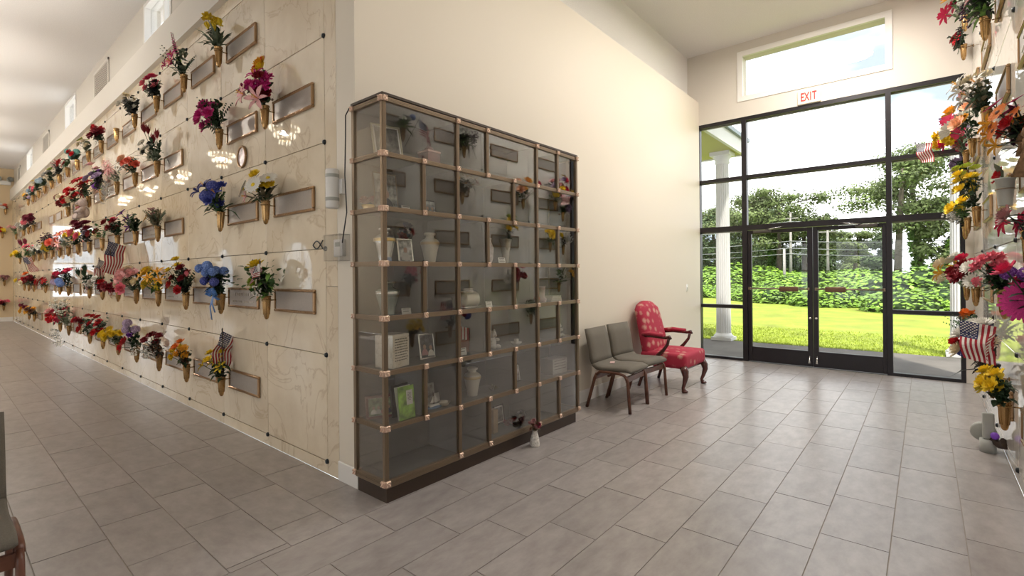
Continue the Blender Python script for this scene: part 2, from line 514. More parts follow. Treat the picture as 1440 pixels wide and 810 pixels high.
for i, (a, b) in enumerate([(9.98, 11.03), (15.95, 16.95), (21.6, 22.3)]):
    v = thing('wall_vent', ['cream louvred air vent between the two nearest clerestory windows', 'cream air vent between the second and farthest clerestory windows', 'cream air vent by the far end corner'][i], 'vent', (1.895, (a + b) / 2, 4.72), group='clerestory vents')
    hw = (b - a) / 2
    MB().box((-0.02, -hw, -.24), (0, -hw + .04, .24)).box((-0.02, hw - .04, -.24), (0, hw, .24)).box((-0.02, -hw, -.24), (0, hw, -.20)).box((-0.02, -hw, .20), (0, hw, .24)).build('vent_frame', M_OFFW, v)
    MB().box((-0.003, -hw, -.24), (0, hw, .24)).build('vent_back', mat('vent_shade', (0.30, 0.27, 0.23), 0.7), v)
    sl = MB().box((-0.003, -hw + .04, -.004), (0.003, hw - .04, .022)).mesh('slat', M_OFFW)
    for q in range(13):
        put('slat', sl, v, (-0.012, 0, -.195 + q * .03), (0, R(35), 0))
struct('ceiling', MB().box((XO - .2, YR - .25, ZC), (XD + 0.6, 3.3, ZC + .25)).box((XO - .2, 3.3, ZC), (2.2, YF + .2, ZC + .25)), M_CEIL, 'white stippled flat ceiling', 'ceiling')
struct('roof', MB().box((2.07, 3.3, 4.16), (8.2, YF + .2, 4.28)), mat('white_roof', (0.8, 0.79, 0.77), 0.8), 'low white roof over the crypts outside the clerestory', 'roof')

# baseboards
struct('baseboard_centre', MB().bbox((XL - .012, YC - .014, 0), (XD, YC, 0.135), .004, segs=1), M_WHITE, 'white baseboard along the foot of the cream wall', 'baseboard')
struct('baseboard_corner', MB().bbox((XL - .014, YC - .014, 0), (XL - .0005, 3.15, 0.135), .004, segs=1), M_WHITE, 'short white baseboard wrapping the cream wall corner by the cabinet', 'baseboard')
struct('baseboard_far', MB().bbox((XO, YF - .014, 0), (XL - .01, YF, 0.14), .004, segs=1), M_WHITE, 'white baseboard at the foot of the tan far wall', 'baseboard')

# far wall, far side wall and the right-hand marble wall
FW = [(-0.30, 0.88, 0.75, 3.3), (-2.95, -1.3, 0.75, 3.3)]
struct('wall_far', holed(MB(), 1, YF, YF + .2, (XO, 2.05, 0, ZC), FW), M_TAN, 'tan painted end wall at the far end of the corridor', 'wall')
for i, h in enumerate(FW):
    window(6 + i, 1, YF - .01, h[0] - .05, h[1] + .05, h[2] - .05, h[3] + .05, 0.07, 0.14,
           ['white sash window in the tan far wall nearer the crypts', 'wider white sash window in the tan far wall'][i], mullions=((h[0] + h[1]) / 2,), transoms=(1.95,))
OWC = [(1.4, 0), (3.9, 0), (8.8, 1), (14.5, 1), (20.2, 1)]
holes = [(y - 1.05, y + 1.05, 0.4, 2.5) for y, a in OWC]
struct('wall_side', holed(MB(), 0, XO - .2, XO, (YR - .2, YF + .2, 0, ZC), holes), M_CREAM, 'cream wall with arched windows across from the crypt wall', 'wall')
for i, (y, arch) in enumerate(OWC):
    e = window(8 + i, 0, XO - .12, y - 1.05, y + 1.05, 0.4, 2.5, 0.07, 0.1,
               'tall window in the side wall opposite the crypts, %s from the door end' % ['first', 'second', 'third', 'fourth', 'fifth'][i], mullions=(y - .35, y + .35), transoms=(1.45,))
    if arch:
        for s in (-1, 1):
            pts = [(y + s * 1.05, 2.5)] + [(y + s * 1.05 * math.cos(t * PI / 24), 1.45 + 1.05 * math.sin(t * PI / 24)) for t in range(0, 13)]
            MB().prism(pts, XO - .19, XO - .001, axis=0).build('arch_spandrel', M_CREAM, e)
wall_r = struct('wall_right', MB().box((XO, YR - .2, 0), (XD, YR - .0155, ZC)), M_GROUTW, 'right-hand wall of pale polished marble crypt panels', 'wall')
pm_r = MB().bbox((-PXP / 2 + .0022, -0.0075, -0.38375 + .0022), (PXP / 2 - .0022, 0.0075, 0.38375 - .0022), .002, segs=1).mesh('marble_panel', M_MARBLE_W)
for k in range(9):
    x = PX0 - PXP * (k + .5)
    for r in range(6):
        put('marble_panel', pm_r, wall_r, (x, YR - .0075, ROWZ[r] + .38375))
    MB().box((x - PXP / 2 + .002, YR - .0155, 0), (x + PXP / 2 - .002, YR, ROWZ[0] - .003)).build('marble_base', M_MARBLE_W, wall_r)
    for r in range(7):
        if k < 6: put('bolt', bolt, wall_r, (x - PXP / 2, YR, ROWZ[r]), (-PI / 2, 0, 0))
MB().box((XO, YR - .0155, ROWZ[6] + .003), (XD, YR, ZC)).build('plaster_band', M_OFFW, wall_r)

# end wall with the glass doors
wall_e = struct('wall_end', holed(MB(), 0, XD, XD + .24, (YR - .2, 3.3, 0, ZC), [(-.386, 2.966, 0, 3.91), (.39, 2.23, 4.23, 4.89)]), mat('backlit_offwhite', (.66, .615, .55), .6), 'off-white end wall around the glass doors', 'wall')  # off-white with the dimness of a backlit wall put into its colour
window(1, 0, XD - .015, .32, 2.30, 4.16, 4.96, 0.08, 0.05, 'wide high window above the exit sign', mt=M_WHITE)
e = thing('window_5', 'dark aluminium storefront frame with sidelights and transom glass', 'window', (8.48, 1.29, 0)); e['kind'] = 'structure'
def fr(name, y0, y1, z0, z1, x0=-.05, x1=.05, m_=M_ALU, par=None):
    return MB().box((x0, y0 - 1.29, z0), (x1, y1 - 1.29, z1)).build(name, m_, par or e)
YV = [(2.914, 2.966), (2.179, 2.253), (.345, .407), (-.386, -.339)]
for a, b in YV: fr('mullion', a, b, 0, 3.91)
BAYS = [(2.253, 2.914), (.407, 2.179), (-.339, .345)]
for i, (a, b) in enumerate(BAYS):
    fr('head_rail', a, b, 3.85, 3.91); fr('transom_bar', a, b, 2.92, 2.975); fr('transom_bar', a, b, 2.092, 2.175)
    zs = [(2.175, 2.92), (2.975, 3.85)]
    if i != 1:
        fr('sill', a, b, 0, .04); fr('transom_bar', a, b, .845, .895)
        zs += [(.04, .845), (.895, 2.092)]
    for z0, z1 in zs:
        fr('pane', a, b, z0, z1, .012, .018, M_GLASS)
        fr('glazing_bead', a, b, z1 - .014, z1, .02, .045, M_ALUL)
for i, (ya, yb, sg) in enumerate([(1.283, 2.177, 1), (.409, 1.277, -1)]):
    d = thing('door_%d' % (i + 1), ['left glass door leaf with dark frame and bronze push bar', 'right glass door leaf with dark frame and bronze push bar'][i], 'door', (8.48, (ya + yb) / 2, 0))
    d['kind'] = 'structure'
    hw = (yb - ya) / 2
    def D(name, y0, y1, z0, z1, x0=-.024, x1=.024, m_=M_ALU): return MB().bbox((x0, y0, z0), (x1, y1, z1), .002, segs=1).build(name, m_, d)
    hinge, meet = (hw, hw - .055), (-hw, -hw + .068)
    if sg < 0: hinge, meet = (-hw, -hw + .046), (hw, hw - .064)
    D('hinge_stile', min(hinge), max(hinge), .01, 2.085); D('meeting_stile', min(meet), max(meet), .01, 2.085)
    lo, hi = sorted((hinge[1], meet[1]))
    D('top_rail', lo, hi, 2.03, 2.085); D('bottom_rail', lo, hi, .01, .24)
    D('pane', lo, hi, .24, 2.03, -.003, .003, M_GLASS)
    pb = MB().tube([(-.085, lo - .02, 1.165), (-.085, hi + .02, 1.165)], .011, 8).build('push_bar', M_BRZ, d)
    pc = ((1.71 + 1.462) / 2 if i == 0 else (1.116 + .867) / 2) - (ya + yb) / 2
    MB().bbox((-.115, pc - .125, 1.125), (-.06, pc + .125, 1.2), .008).build('push_paddle', mat('paddle_bronze', (.16, .09, .055), .4, .5), pb)
    for y in (lo - .02, hi + .02): MB().box((-.09, y - .014, 1.145), (-.02, y + .014, 1.185)).build('bar_mount', M_BRZ, pb)
    ym = min(meet) if sg > 0 else max(meet)
    MB().box((-.05, ym + sg * .05 - .012, 1.0), (-.024, ym + sg * .05 + .012, 1.17)).build('pull_grip', M_ALU, d)
    MB().lathe([(.018, 0), (.016, .012), (0, .014)], 12, cap=False).build('lock_cylinder', M_SILV, d, (-.024, ym + sg * .036, .73), (0, -PI / 2, 0))
    MB().tube([(-.03, ym + sg * .045, .17), (-.05, ym + sg * .045, .11), (-.06, ym + sg * .045, .06)], [.006, .009, .02], 8).build('door_holder', M_SILV, d)
    yc_ = hinge[0] - sg * .22
    cl = MB().bbox((-.065, yc_ - .13, 2.04), (-.025, yc_ + .13, 2.083), .006).build('door_closer', mat('closer', (.10, .09, .085), .4, .5), d)
    MB().tube([(-.055, yc_ - sg * .05, 2.085), (-.12, yc_ - sg * .2, 2.1), (-.05, yc_ - sg * .30, 2.12)], .007, 6).build('closer_arm', M_SILV, cl)

# exit sign
e = thing('exit_sign', 'cream exit sign with red EXIT letters above the glass doors', 'sign', (XD, 1.30, 4.01))
MB().bbox((-.03, -.148, -.095), (0, .148, .095), .004, segs=1).build('sign_plate', mat('sign_cream', (.80, .74, .58), .5), e)
def text_mesh(body, size, depth, mt):
    cv = bpy.data.curves.new('t', 'FONT'); cv.body = body; cv.size = size; cv.extrude = depth; cv.align_x = 'CENTER'; cv.align_y = 'CENTER'; cv.offset = size * .022
    o = bpy.data.objects.new('t', cv); COL.objects.link(o)
    bpy.context.view_layer.update()
    me = bpy.data.meshes.new_from_object(o.evaluated_get(bpy.context.evaluated_depsgraph_get()))
    bpy.data.objects.remove(o); bpy.data.curves.remove(cv)
    me.materials.clear(); me.materials.append(mt)
    return me
m_red = mat('sign_red', (.72, .02, .02), .5)
for i, ch in enumerate('EXIT'):
    put('letter', text_mesh(ch, .15, .002, m_red), e, (-.032, [.085, .028, -.022, -.07][i], 0), (PI / 2, 0, -PI / 2), (.62, 1.15, 1))

# ------------------------------------------------------------------ corridor chandeliers, then added hall fill lamps
def light(kind, name, parent, loc, energy, size=.3, col=(1, .94, .85)):
    ld = bpy.data.lights.new(name, kind)
    ld.energy = energy; ld.color = col
    if kind == 'AREA': ld.shape = 'DISK'; ld.size = size
    else: ld.shadow_soft_size = size
    o = bpy.data.objects.new(name, ld); COL.objects.link(o)
    o.parent = parent; o.location = loc
    return o
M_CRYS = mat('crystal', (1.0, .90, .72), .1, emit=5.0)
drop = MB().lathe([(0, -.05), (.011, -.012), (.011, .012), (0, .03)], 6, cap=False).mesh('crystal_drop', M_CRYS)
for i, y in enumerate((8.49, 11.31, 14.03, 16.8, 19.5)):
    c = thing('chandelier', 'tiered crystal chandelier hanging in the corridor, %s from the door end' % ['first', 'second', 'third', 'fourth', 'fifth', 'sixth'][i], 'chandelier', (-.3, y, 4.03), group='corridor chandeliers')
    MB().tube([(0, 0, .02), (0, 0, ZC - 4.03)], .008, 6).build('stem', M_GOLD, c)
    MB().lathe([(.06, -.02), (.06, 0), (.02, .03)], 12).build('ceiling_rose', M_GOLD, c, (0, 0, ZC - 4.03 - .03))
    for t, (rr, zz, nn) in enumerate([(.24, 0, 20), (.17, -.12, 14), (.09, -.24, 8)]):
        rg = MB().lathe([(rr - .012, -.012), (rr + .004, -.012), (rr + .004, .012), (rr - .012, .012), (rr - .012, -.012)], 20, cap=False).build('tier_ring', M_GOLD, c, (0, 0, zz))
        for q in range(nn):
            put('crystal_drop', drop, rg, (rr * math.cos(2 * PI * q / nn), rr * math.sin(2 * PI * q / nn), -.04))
    light('POINT', 'chandelier_lamp', c, (0, 0, -.12), CHAND, .04)
for i, (x, y) in enumerate([(-.6, 1.0), (2.6, .9), (5.0, .9), (7.0, .9)]):  # out-of-view ceiling lamps added to brighten the hall and its floor
    c = thing('fill_ceiling_light', 'added round flush fill light over the entrance hall, %s from the glass doors' % ['fourth', 'third', 'second', 'first'][i], 'light', (x, y, ZC), group='added entrance hall fill lights')
    MB().lathe([(.33, 0), (.33, -.05), (.30, -.055)], 28, cap=False).build('rim', M_GOLD, c)
    MB().lathe([(.30, -.052), (.24, -.085), (.12, -.10), (0, -.105)], 28, cap=False).build('diffuser', mat('fill_lamp_glass', (1, .96, .88), .3, emit=3.0), c)
    light('AREA', 'hall_fill_lamp', c, (0, 0, -.13), HALL_FILL * (.2, .35, .8, 1.8)[i], .55, (1, .93, .86))

# ------------------------------------------------------------------ blooms (unit radius, facing +Z)
def petal(mb, az, el0, el1, length, width, tip=0.6, r0=0.0, z0=0.0, mi=0, n=3, cup=0.15):
    ca, sa = math.cos(az), math.sin(az)
    vs, fs = [], []
    r, z = r0, z0
    for i in range(n + 1):
        t = i / n
        el = el0 + (el1 - el0) * t
        if i:
            r += math.cos(el) * length / n; z += math.sin(el) * length / n
        wd = width * (0.35 + 1.3 * t if t < 0.5 else 1.0 - (1 - tip) * (2 * t - 1) ** 2)
        for s, dz in ((-1, cup * width), (0, 0), (1, cup * width)):
            vs.append((r * ca - s * wd / 2 * sa, r * sa + s * wd / 2 * ca, z + dz))
    for i in range(n):
        for k in range(2):
            fs.append((i * 3 + k, i * 3 + k + 1, i * 3 + k + 4, i * 3 + k + 3))
    mb.add(vs, fs, mi, True)

BLOOMS = {}
def bloom(kind, col, col2=None):
    key = (kind, col, col2)
    if key in BLOOMS: return BLOOMS[key]
    rnd = random.Random(str(key))
    b = MB()
    mats = [pm(col)]
    if kind == 'rose':
        for ring, (n, e0, e1, L, wd, r0, z0) in enumerate([(3, 1.45, 1.75, .55, .42, .04, .15), (4, 1.25, 1.5, .62, .55, .12, .08), (5, .85, 1.15, .72, .68, .18, .02), (6, .35, .45, .85, .75, .2, 0)]):
            for k in range(n): petal(b, 2 * PI * k / n + ring * .5 + rnd.uniform(-.1, .1), e0, e1, L, wd, .75, r0, z0, cup=.25)
        b.ball((0, 0, .35), (.2, .2, .3), 8, 5)
    elif kind == 'carnation':
        for k in range(46):
            el = rnd.uniform(.1, 1.5)
            petal(b, rnd.uniform(0, 2 * PI), el, el - rnd.uniform(0, .5), rnd.uniform(.75, 1.0), .42, .95, .02, .0, n=2, cup=rnd.uniform(-.4, .4))
        b.ball((0, 0, .2), (.5, .5, .4), 8, 5)
    elif kind == 'daisy':
        for ring in range(2):
            for k in range(13): petal(b, 2 * PI * k / 13 + ring * .24, .25 - .1 * ring, .05, 1.0 - .12 * ring, .30, .45, .1, .04 * ring, n=2, cup=.1)
        b.ball((0, 0, .08), (.25, .25, .14), 10, 5, 1)
        mats.append(pm(col2 or 'yel'))
    elif kind == 'mum':
        for ring, (n, el) in enumerate([(16, .1), (15, .45), (12, .85), (8, 1.25)]):
            for k in range(n): petal(b, 2 * PI * k / n + ring * .2, el, el + .25, 1.0 - ring * .13, .26, .5, .05, .03 * ring, n=2, cup=.25)
    elif kind == 'lily':
        for k in range(6): petal(b, 2 * PI * k / 6, 1.0, -.25 if k % 2 else -.1, 1.35, .48 if k % 2 else .36, .06, .04, 0, n=4, cup=.2)
        for k in range(5):
            a = 2 * PI * k / 5
            b.tube([(0, 0, .1), (.12 * math.cos(a), .12 * math.sin(a), .75)], .02, 4, 1)
            b.ball((.13 * math.cos(a), .13 * math.sin(a), .78), (.05, .05, .03), 6, 3, 1)
        mats.append(pm(col2 or 'gld'))
    elif kind == 'poinsettia':
        for ring in range(2):
            for k in range(7): petal(b, 2 * PI * k / 7 + ring * .45 + rnd.uniform(-.1, .1), .35 - .3 * ring + .3, .0 - .15 * ring, .8 + .3 * ring, .42, .08, .04, .1 - .06 * ring, cup=.18)
        for k in range(6): b.ball((.09 * math.cos(k), .09 * math.sin(k), .14), .06, 6, 4, 1)
        mats.append(pm('yel'))
    elif kind == 'hydrangea':
        N = 46
        for k in range(N):
            z = 1 - 1.5 * (k + .5) / N; ph = k * 2.39996; rr = math.sqrt(max(0, 1 - z * z))
            d = Vector((rr * math.cos(ph), rr * math.sin(ph), z)); q = d.to_track_quat('Z', 'Y')
            s = .30
            for p in range(4):
                a = p * PI / 2 + k
                pts = [(0, 0, 0), (s * math.cos(a - .6), s * math.sin(a - .6), .05), (1.35 * s * math.cos(a), 1.35 * s * math.sin(a), .02), (s * math.cos(a + .6), s * math.sin(a + .6), .05)]
                b.add([q @ Vector(x) + d * .8 for x in pts], [(0, 1, 2, 3)], k % 3 // 2)
        b.ball((0, 0, 0), .66, 10, 6)
        c_ = PAL[col]; PAL[col + '_pale'] = tuple(min(.85, v * 1.35 + .10) for v in c_); PAL[col + '_deep'] = tuple(v * .55 for v in c_)
        for i_ in range(len(b.mi) - 60, len(b.mi)): b.mi[i_] = 2
        mats += [pm(col + '_pale'), pm(col + '_deep')]
    elif kind == 'tulip':
        for ring in range(2):
            for k in range(3): petal(b, 2 * PI * k / 3 + ring * 1.05, .9, 1.85, 1.25, .85, .25, .08, 0, n=4, cup=.35)
    elif kind == 'spike':
        for k in range(17):
            t = k / 16
            a = k * 2.4; r_ = .42 * (1 - .7 * t)
            for p in range(3):
                petal(b, a + p * 2.1, .8, .1, r_, r_ * .9, .5, 0, t * 4.2, n=2)
                o = len(b.v) - 9
                for i in range(o, len(b.v)):
                    x, y, z = b.v[i]; b.v[i] = (x + .16 * math.cos(a) * (1 - t), y + .16 * math.sin(a) * (1 - t), z)
        b.tube([(0, 0, -1), (0, 0, 4.2)], .05, 5, 1)
        mats.append(lm('mg'))
    elif kind == 'protea':
        for k in range(14):
            petal(b, k * 2.4, 1.25 - .03 * k, 1.5 - .02 * k, 1.9 - .05 * k, .30, .05, .05, 0, n=2, cup=.3)
    elif kind == 'ball':
        for k in range(30):
            z = 1 - 1.8 * (k + .5) / 30; ph = k * 2.39996; rr = math.sqrt(max(0, 1 - z * z))
            b.ball((rr * math.cos(ph) * .7, rr * math.sin(ph) * .7, z * .7), .3, 6, 4)
    elif kind == 'sprig':
        for k in range(26):
            p = Vector((rnd.uniform(-.8, .8), rnd.uniform(-.8, .8), rnd.uniform(-.3, 1.0)))
            b.ball(p, rnd.uniform(.09, .16), 6, 4)
            if k % 2: b.tube([(0, 0, -.6), p], .02, 3, 1)
        mats.append(lm('dg'))
    elif kind == 'plume':
        for k in range(40):
            t = rnd.uniform(0, 1)
            petal(b, rnd.uniform(0, 2 * PI), rnd.uniform(-.4, .9), -.7, .8 * (1 - .5 * t), .10, .2, .02, t * 1.6, n=2)
    me = b.mesh(kind + '_bloom', mats)
    BLOOMS[key] = me
    return me

def leaf(mb, base, d, L, wd, droop=.3, mi=0):
    d = Vector(d).normalized()
    side = d.cross(Vector((0, 0, 1)))
    if side.length < .05: side = Vector((1, 0, 0))
    side.normalize(); upv = side.cross(d)
    vs = []
    for t, w_ in ((0, .12), (.35, .5), (.7, .38), (1, .02)):
        c = Vector(base) + d * L * t - Vector((0, 0, 1)) * droop * L * t * t
        vs += [c - side * w_ * wd + upv * .12 * wd * (w_ > .2), c, c + side * w_ * wd + upv * .12 * wd * (w_ > .2)]
    fs = []
    for i in range(3):
        for k in range(2): fs.append((i * 3 + k, i * 3 + k + 1, i * 3 + k + 4, i * 3 + k + 3))
    mb.add(vs, fs, mi, True)

def rdir(rnd, spread, out=0.35):
    # local frame: wall at y = 0, room side is -y
    a = rnd.uniform(-1, 1); b = rnd.uniform(-1, 1)
    return Vector((a * spread, -out + b * spread * .7, 1)).normalized()

def foliage(mb, rnd, kind, n, c, w_, h, mi=0):
    for i in range(n):
        d = rdir(rnd, 1.0, .15)
        if d.y > .25: d.y = .25
        if kind == 'leaf':
            b = Vector(c) + Vector((d.x * w_ * rnd.uniform(.1, .8), d.y * w_ * rnd.uniform(.1, .7), h * rnd.uniform(.05, .75)))
            dd = Vector((rnd.uniform(-1, 1), rnd.uniform(-1, .35), rnd.uniform(-.3, .9)))
            leaf(mb, b, dd, rnd.uniform(.05, .10), rnd.uniform(.025, .045), .3, mi)
        elif kind == 'blade':
            leaf(mb, c, Vector((d.x * 1.2, d.y, rnd.uniform(.4, 1.3))), h * rnd.uniform(.7, 1.25), .028, rnd.uniform(.2, .8), mi)
        elif kind == 'fern':
            d = Vector((d.x * 1.1, d.y * .8, rnd.uniform(.5, 1.2))).normalized(); L = h * rnd.uniform(.9, 1.35)
            side = d.cross(Vector((0, -1, 0))).normalized()
            for q in range(1, 10):
                t = q / 10
                p = Vector(c) + d * L * t - Vector((0, 0, 1)) * .25 * L * t * t
                for s in (-1, 1): leaf(mb, p, side * s + d * .6, .075 * (1.1 - t), .014, .1, mi)
        elif kind == 'euca':
            d = Vector((d.x * 1.1, d.y, rnd.uniform(.3, 1.2))).normalized(); L = h * rnd.uniform(.8, 1.3)
            for q in range(2, 8):
                p = Vector(c) + d * L * q / 8
                leaf(mb, p, Vector((rnd.uniform(-1, 1), rnd.uniform(-1, .3), rnd.uniform(-.2, .8))), .05, .042, .1, mi)

VASE_ME = None
def vase_mesh():
    global VASE_ME
    if VASE_ME is None:
        b = MB()
        b.lathe([(0, .0), (.012, .003), (.022, .016), (.030, .05), (.036, .10), (.040, .15), (.041, .178), (.046, .182), (.046, .192), (.040, .193), (.036, .186), (.03, .10), (0, .05)], 14, cap=False)
        for k in range(10):
            a = 2 * PI * k / 10
            b.tube([(.030 * math.cos(a), .030 * math.sin(a), .04), (.0405 * math.cos(a), .0405 * math.sin(a), .172)], .0022, 4)
        b.v = [(x * .80, y * .80, z) for x, y, z in b.v]
        VASE_ME = b.mesh('vase', M_VASE)
    return VASE_ME
BRK_ME = None
def brk_mesh():
    global BRK_ME
    if BRK_ME is None:
        BRK_ME = MB().tube([(0, -.001, .155), (0, -.05, .155)], .005, 6).box((-.014, -.006, .141), (.014, 0, .169)).lathe([(.033, .150), (.037, .150), (.037, .162), (.033, .162), (.033, .150)], 14, (0, -.09, 0), cap=False).mesh('bracket', M_VASE)
    return BRK_ME

def arrangement(loc, rz, spec, fol, w_, h, label, seed, vase=True, dy=0.0, cat='vase', group=None, name='flower_vase', dx=0.0, tilt=0.0):
    """spec: list of (bloom, colour, count, radius, zone) ; fol: list of (kind, colour, count)
    zone: 'top' 'mid' 'low' 'left' 'right' 'trail' 'front' or 'all'."""
    rnd = random.Random(seed)
    t = thing(name, label, cat, loc, rz, group)
    if vase:
        put('vase', vase_mesh(), t, (0, -.09, 0), (0, tilt, 0)); put('bracket', brk_mesh(), t)
    top = Vector((dx, -.095 + dy, .175))
    fb = MB()
    mats = []
    for kind, col, n in fol:
        if lm(col) not in mats: mats.append(lm(col))
        foliage(fb, rnd, kind, int(n * 1.7), top, w_, h, mats.index(lm(col)))
    # stems
    sm_i = 0
    if not mats: mats.append(lm('mg'))
    heads = []
    for kind, col, n, r, zone in spec:
        c2 = None
        if '/' in col: col, c2 = col.split('/')
        for i in range(n):
            best = None
            for tr in range(14):
                x = rnd.uniform(-1, 1); z = rnd.uniform(.25, 1); y = rnd.uniform(-.8, .25)
                if zone == 'top': z = rnd.uniform(.72, 1.08); x *= .55
                elif zone == 'mid': z = rnd.uniform(.4, .8); x *= .8
                elif zone == 'low': z = rnd.uniform(.08, .42); y = rnd.uniform(-1, -.4)
                elif zone == 'left': x = rnd.uniform(-1.05, -.35); z = rnd.uniform(.25, .85)
                elif zone == 'right': x = rnd.uniform(.35, 1.05); z = rnd.uniform(.25, .85)
                elif zone == 'trail': x = rnd.uniform(-.5, .5); z = rnd.uniform(-.75, .2); y = rnd.uniform(-.9, -.5)
                elif zone == 'front': x *= .5; y = rnd.uniform(-1, -.6); z = rnd.uniform(.25, .7)
                if zone in ('all', 'mid') and x * x + (z - .45) ** 2 * 1.6 > 1.05: continue
                p = top + Vector((x * w_ * .85, y * w_ * .75 - .02, z * h))
                if p.y > -r * 1.25 - .02: p.y = -r * 1.25 - .02
                gap = min([(p - q).length - (r + rq) * .72 for q, rq in heads] or [1])
                if best is None or gap > best[0]: best = (gap, p)
                if gap > 0: break
            if best is None: continue
            p = best[1]
            heads.append((p, r))
            d = (p - top + Vector((0, -.10, -.02 if zone != 'top' else .08))).normalized()
            if kind in ('spike', 'plume', 'protea', 'tulip'): d = (Vector((d.x * .5, d.y * .3, 1)) if zone != 'trail' else Vector((d.x, -.2, -1))).normalized()
            q = d.to_track_quat('Z', 'Y').to_euler()
            put(kind + '_bloom', bloom(kind, col, c2), t, p, (q.x, q.y, q.z), (r, r, r))
            if zone != 'trail': fb.tube([top - Vector((0, 0, .03)), (top + p) / 2 + Vector((0, 0, .01)), p], .0028, 4, 0, caps=False)
    fb.v = [(x, min(y, -.03), z) for x, y, z in fb.v]
    if fb.v:
        tag(fb.build('foliage', mats, t), kind='stuff')
    return t

# ------------------------------------------------------------------ name plaques
PLQ = {}
def plaque_mesh(w_, h_, txt):
    key = (w_, h_, txt)
    if key in PLQ: return PLQ[key]
    f = MB(); b = .022
    for a, c in (((-w_ / 2, -.022, -h_ / 2), (w_ / 2, 0, -h_ / 2 + b)), ((-w_ / 2, -.022, h_ / 2 - b), (w_ / 2, 0, h_ / 2)), ((-w_ / 2, -.022, -h_ / 2 + b), (-w_ / 2 + b, 0, h_ / 2 - b)), ((w_ / 2 - b, -.022, -h_ / 2 + b), (w_ / 2, 0, h_ / 2 - b))):
        f.bbox(a, c, .005, segs=1)
    nx = int(w_ / .028)
    for i in range(nx):
        x = -w_ / 2 + (i + .5) * w_ / nx
        for z in (-h_ / 2 + b / 2, h_ / 2 - b / 2): f.box((x - .008, -.025, z - .005), (x + .008, -.02, z + .005))
    fm = f.mesh('plaque_frame', M_PLF)
    p = MB().box((-w_ / 2 + b, -.014, -h_ / 2 + b), (w_ / 2 - b, -.002, h_ / 2 - b)).mesh('plaque_plate', M_PLP)
    tm = None
    if txt:
        q = MB(); rnd = random.Random(7)
        for z, hh, ww, n in ((.03, .03, .36, 9), (-.035, .018, .10, 4)):
            for cx in ((0,) if z > 0 else (-.19, -.07, .07, .19)):
                for i in range(n):
                    x = cx - ww / 2 + (i + .5) * ww / n
                    q.box((x - ww / n * .32, -.018, z - hh / 2 * rnd.uniform(.6, 1)), (x + ww / n * .32, -.013, z + hh / 2))
        q.lathe([(.03, 0), (.02, .006), (0, .008)], 8, (0, 0, 0))
        tm = q.mesh('raised_lettering', mat('lettering_bronze', (.55, .50, .44), .35, .8))
    PLQ[key] = (fm, p, tm)
    return PLQ[key]
def plaque(loc, rz, label, txt=False, w_=.65, h_=.185, group='bronze name plaques on the marble walls'):
    fm, p, tm = plaque_mesh(w_, h_, txt)
    t = thing('name_plaque', label, 'plaque', loc, rz, group)
    put('plaque_frame', fm, t); put('plaque_plate', p, t)
    if tm: tag(put('raised_lettering', tm, t), kind='stuff')
    return t

# ------------------------------------------------------------------ small flags on sticks
def flag_mesh(seed, L=.30, Wd=.19, limp=1.0):
    # hoist along local z (0..Wd below the tip), fly drops down and out along +x
    rnd = random.Random(seed)
    b = MB(); NX = 14; NZ = 13
    ph = rnd.uniform(0, 6)
    def P(i, j):
        u, v = i / NX, j / NZ
        x = u * L * math.cos(limp * (.3 + .75 * u)); z = -u * L * math.sin(limp * (.3 + .75 * u)) - v * Wd * (1 - .35 * u * limp)
        y = .022 * math.sin(u * 9 + ph + v * 2.5) * min(1, u * 3)
        return Vector((x, y, z))
    vs = [P(i, j) for i in range(NX + 1) for j in range(NZ + 1)]
    for i in range(NX):
        for j in range(NZ):
            c = 2 if (i < 6 and j < 7) else (0 if j % 2 == 0 else 1)
            b.add([vs[i * (NZ + 1) + j], vs[(i + 1) * (NZ + 1) + j], vs[(i + 1) * (NZ + 1) + j + 1], vs[i * (NZ + 1) + j + 1]], [(0, 1, 2, 3)], c, True)
    for r_ in range(9):
        for k in range(6 if r_ % 2 == 0 else 5):
            i, j = .4 + k * 1.0 + (0 if r_ % 2 == 0 else .5), .5 + r_ * .72
            if i > 5.7: continue
            c = P(i, j)
            for s in (-1, 1):
                b.add([c + Vector((math.cos(q * 2 * PI / 5 + PI / 2) * .0055, s * .0016, math.sin(q * 2 * PI / 5 + PI / 2) * .0055)) for q in range(5)], [(0, 1, 2, 3, 4)], 1)
    return b.mesh('flag_cloth', [mat('flag_red', (.36, .02, .035), .8), mat('flag_white', (.80, .77, .72), .8), mat('flag_blue', (.03, .04, .13), .8)])
def flag(tip, base, label, seed, L=.30, Wd=.19, spin=0.0, limp=1.0, axes=None):
    tip, base = Vector(tip), Vector(base)
    t = thing('stick_flag', label, 'flag', base, group='small american flags on sticks')
    d = tip - base
    MB().tube([(0, 0, 0), d], .005, 6).lathe([(0, .03), (.007, .015), (.006, 0)], 6, d, cap=False).build('stick', mat('dark_stick', (.05, .035, .03), .5), t)
    rot = (0, 0, spin)
    if axes:
        ax, az = Vector(axes[0]).normalized(), Vector(axes[1])
        ay = az.cross(ax).normalized(); az = ax.cross(ay)
        rot = Matrix((ax, ay, az)).transposed().to_euler()
    put('flag_cloth', flag_mesh(seed, L, Wd, limp), t, d * .99, rot)
    return t

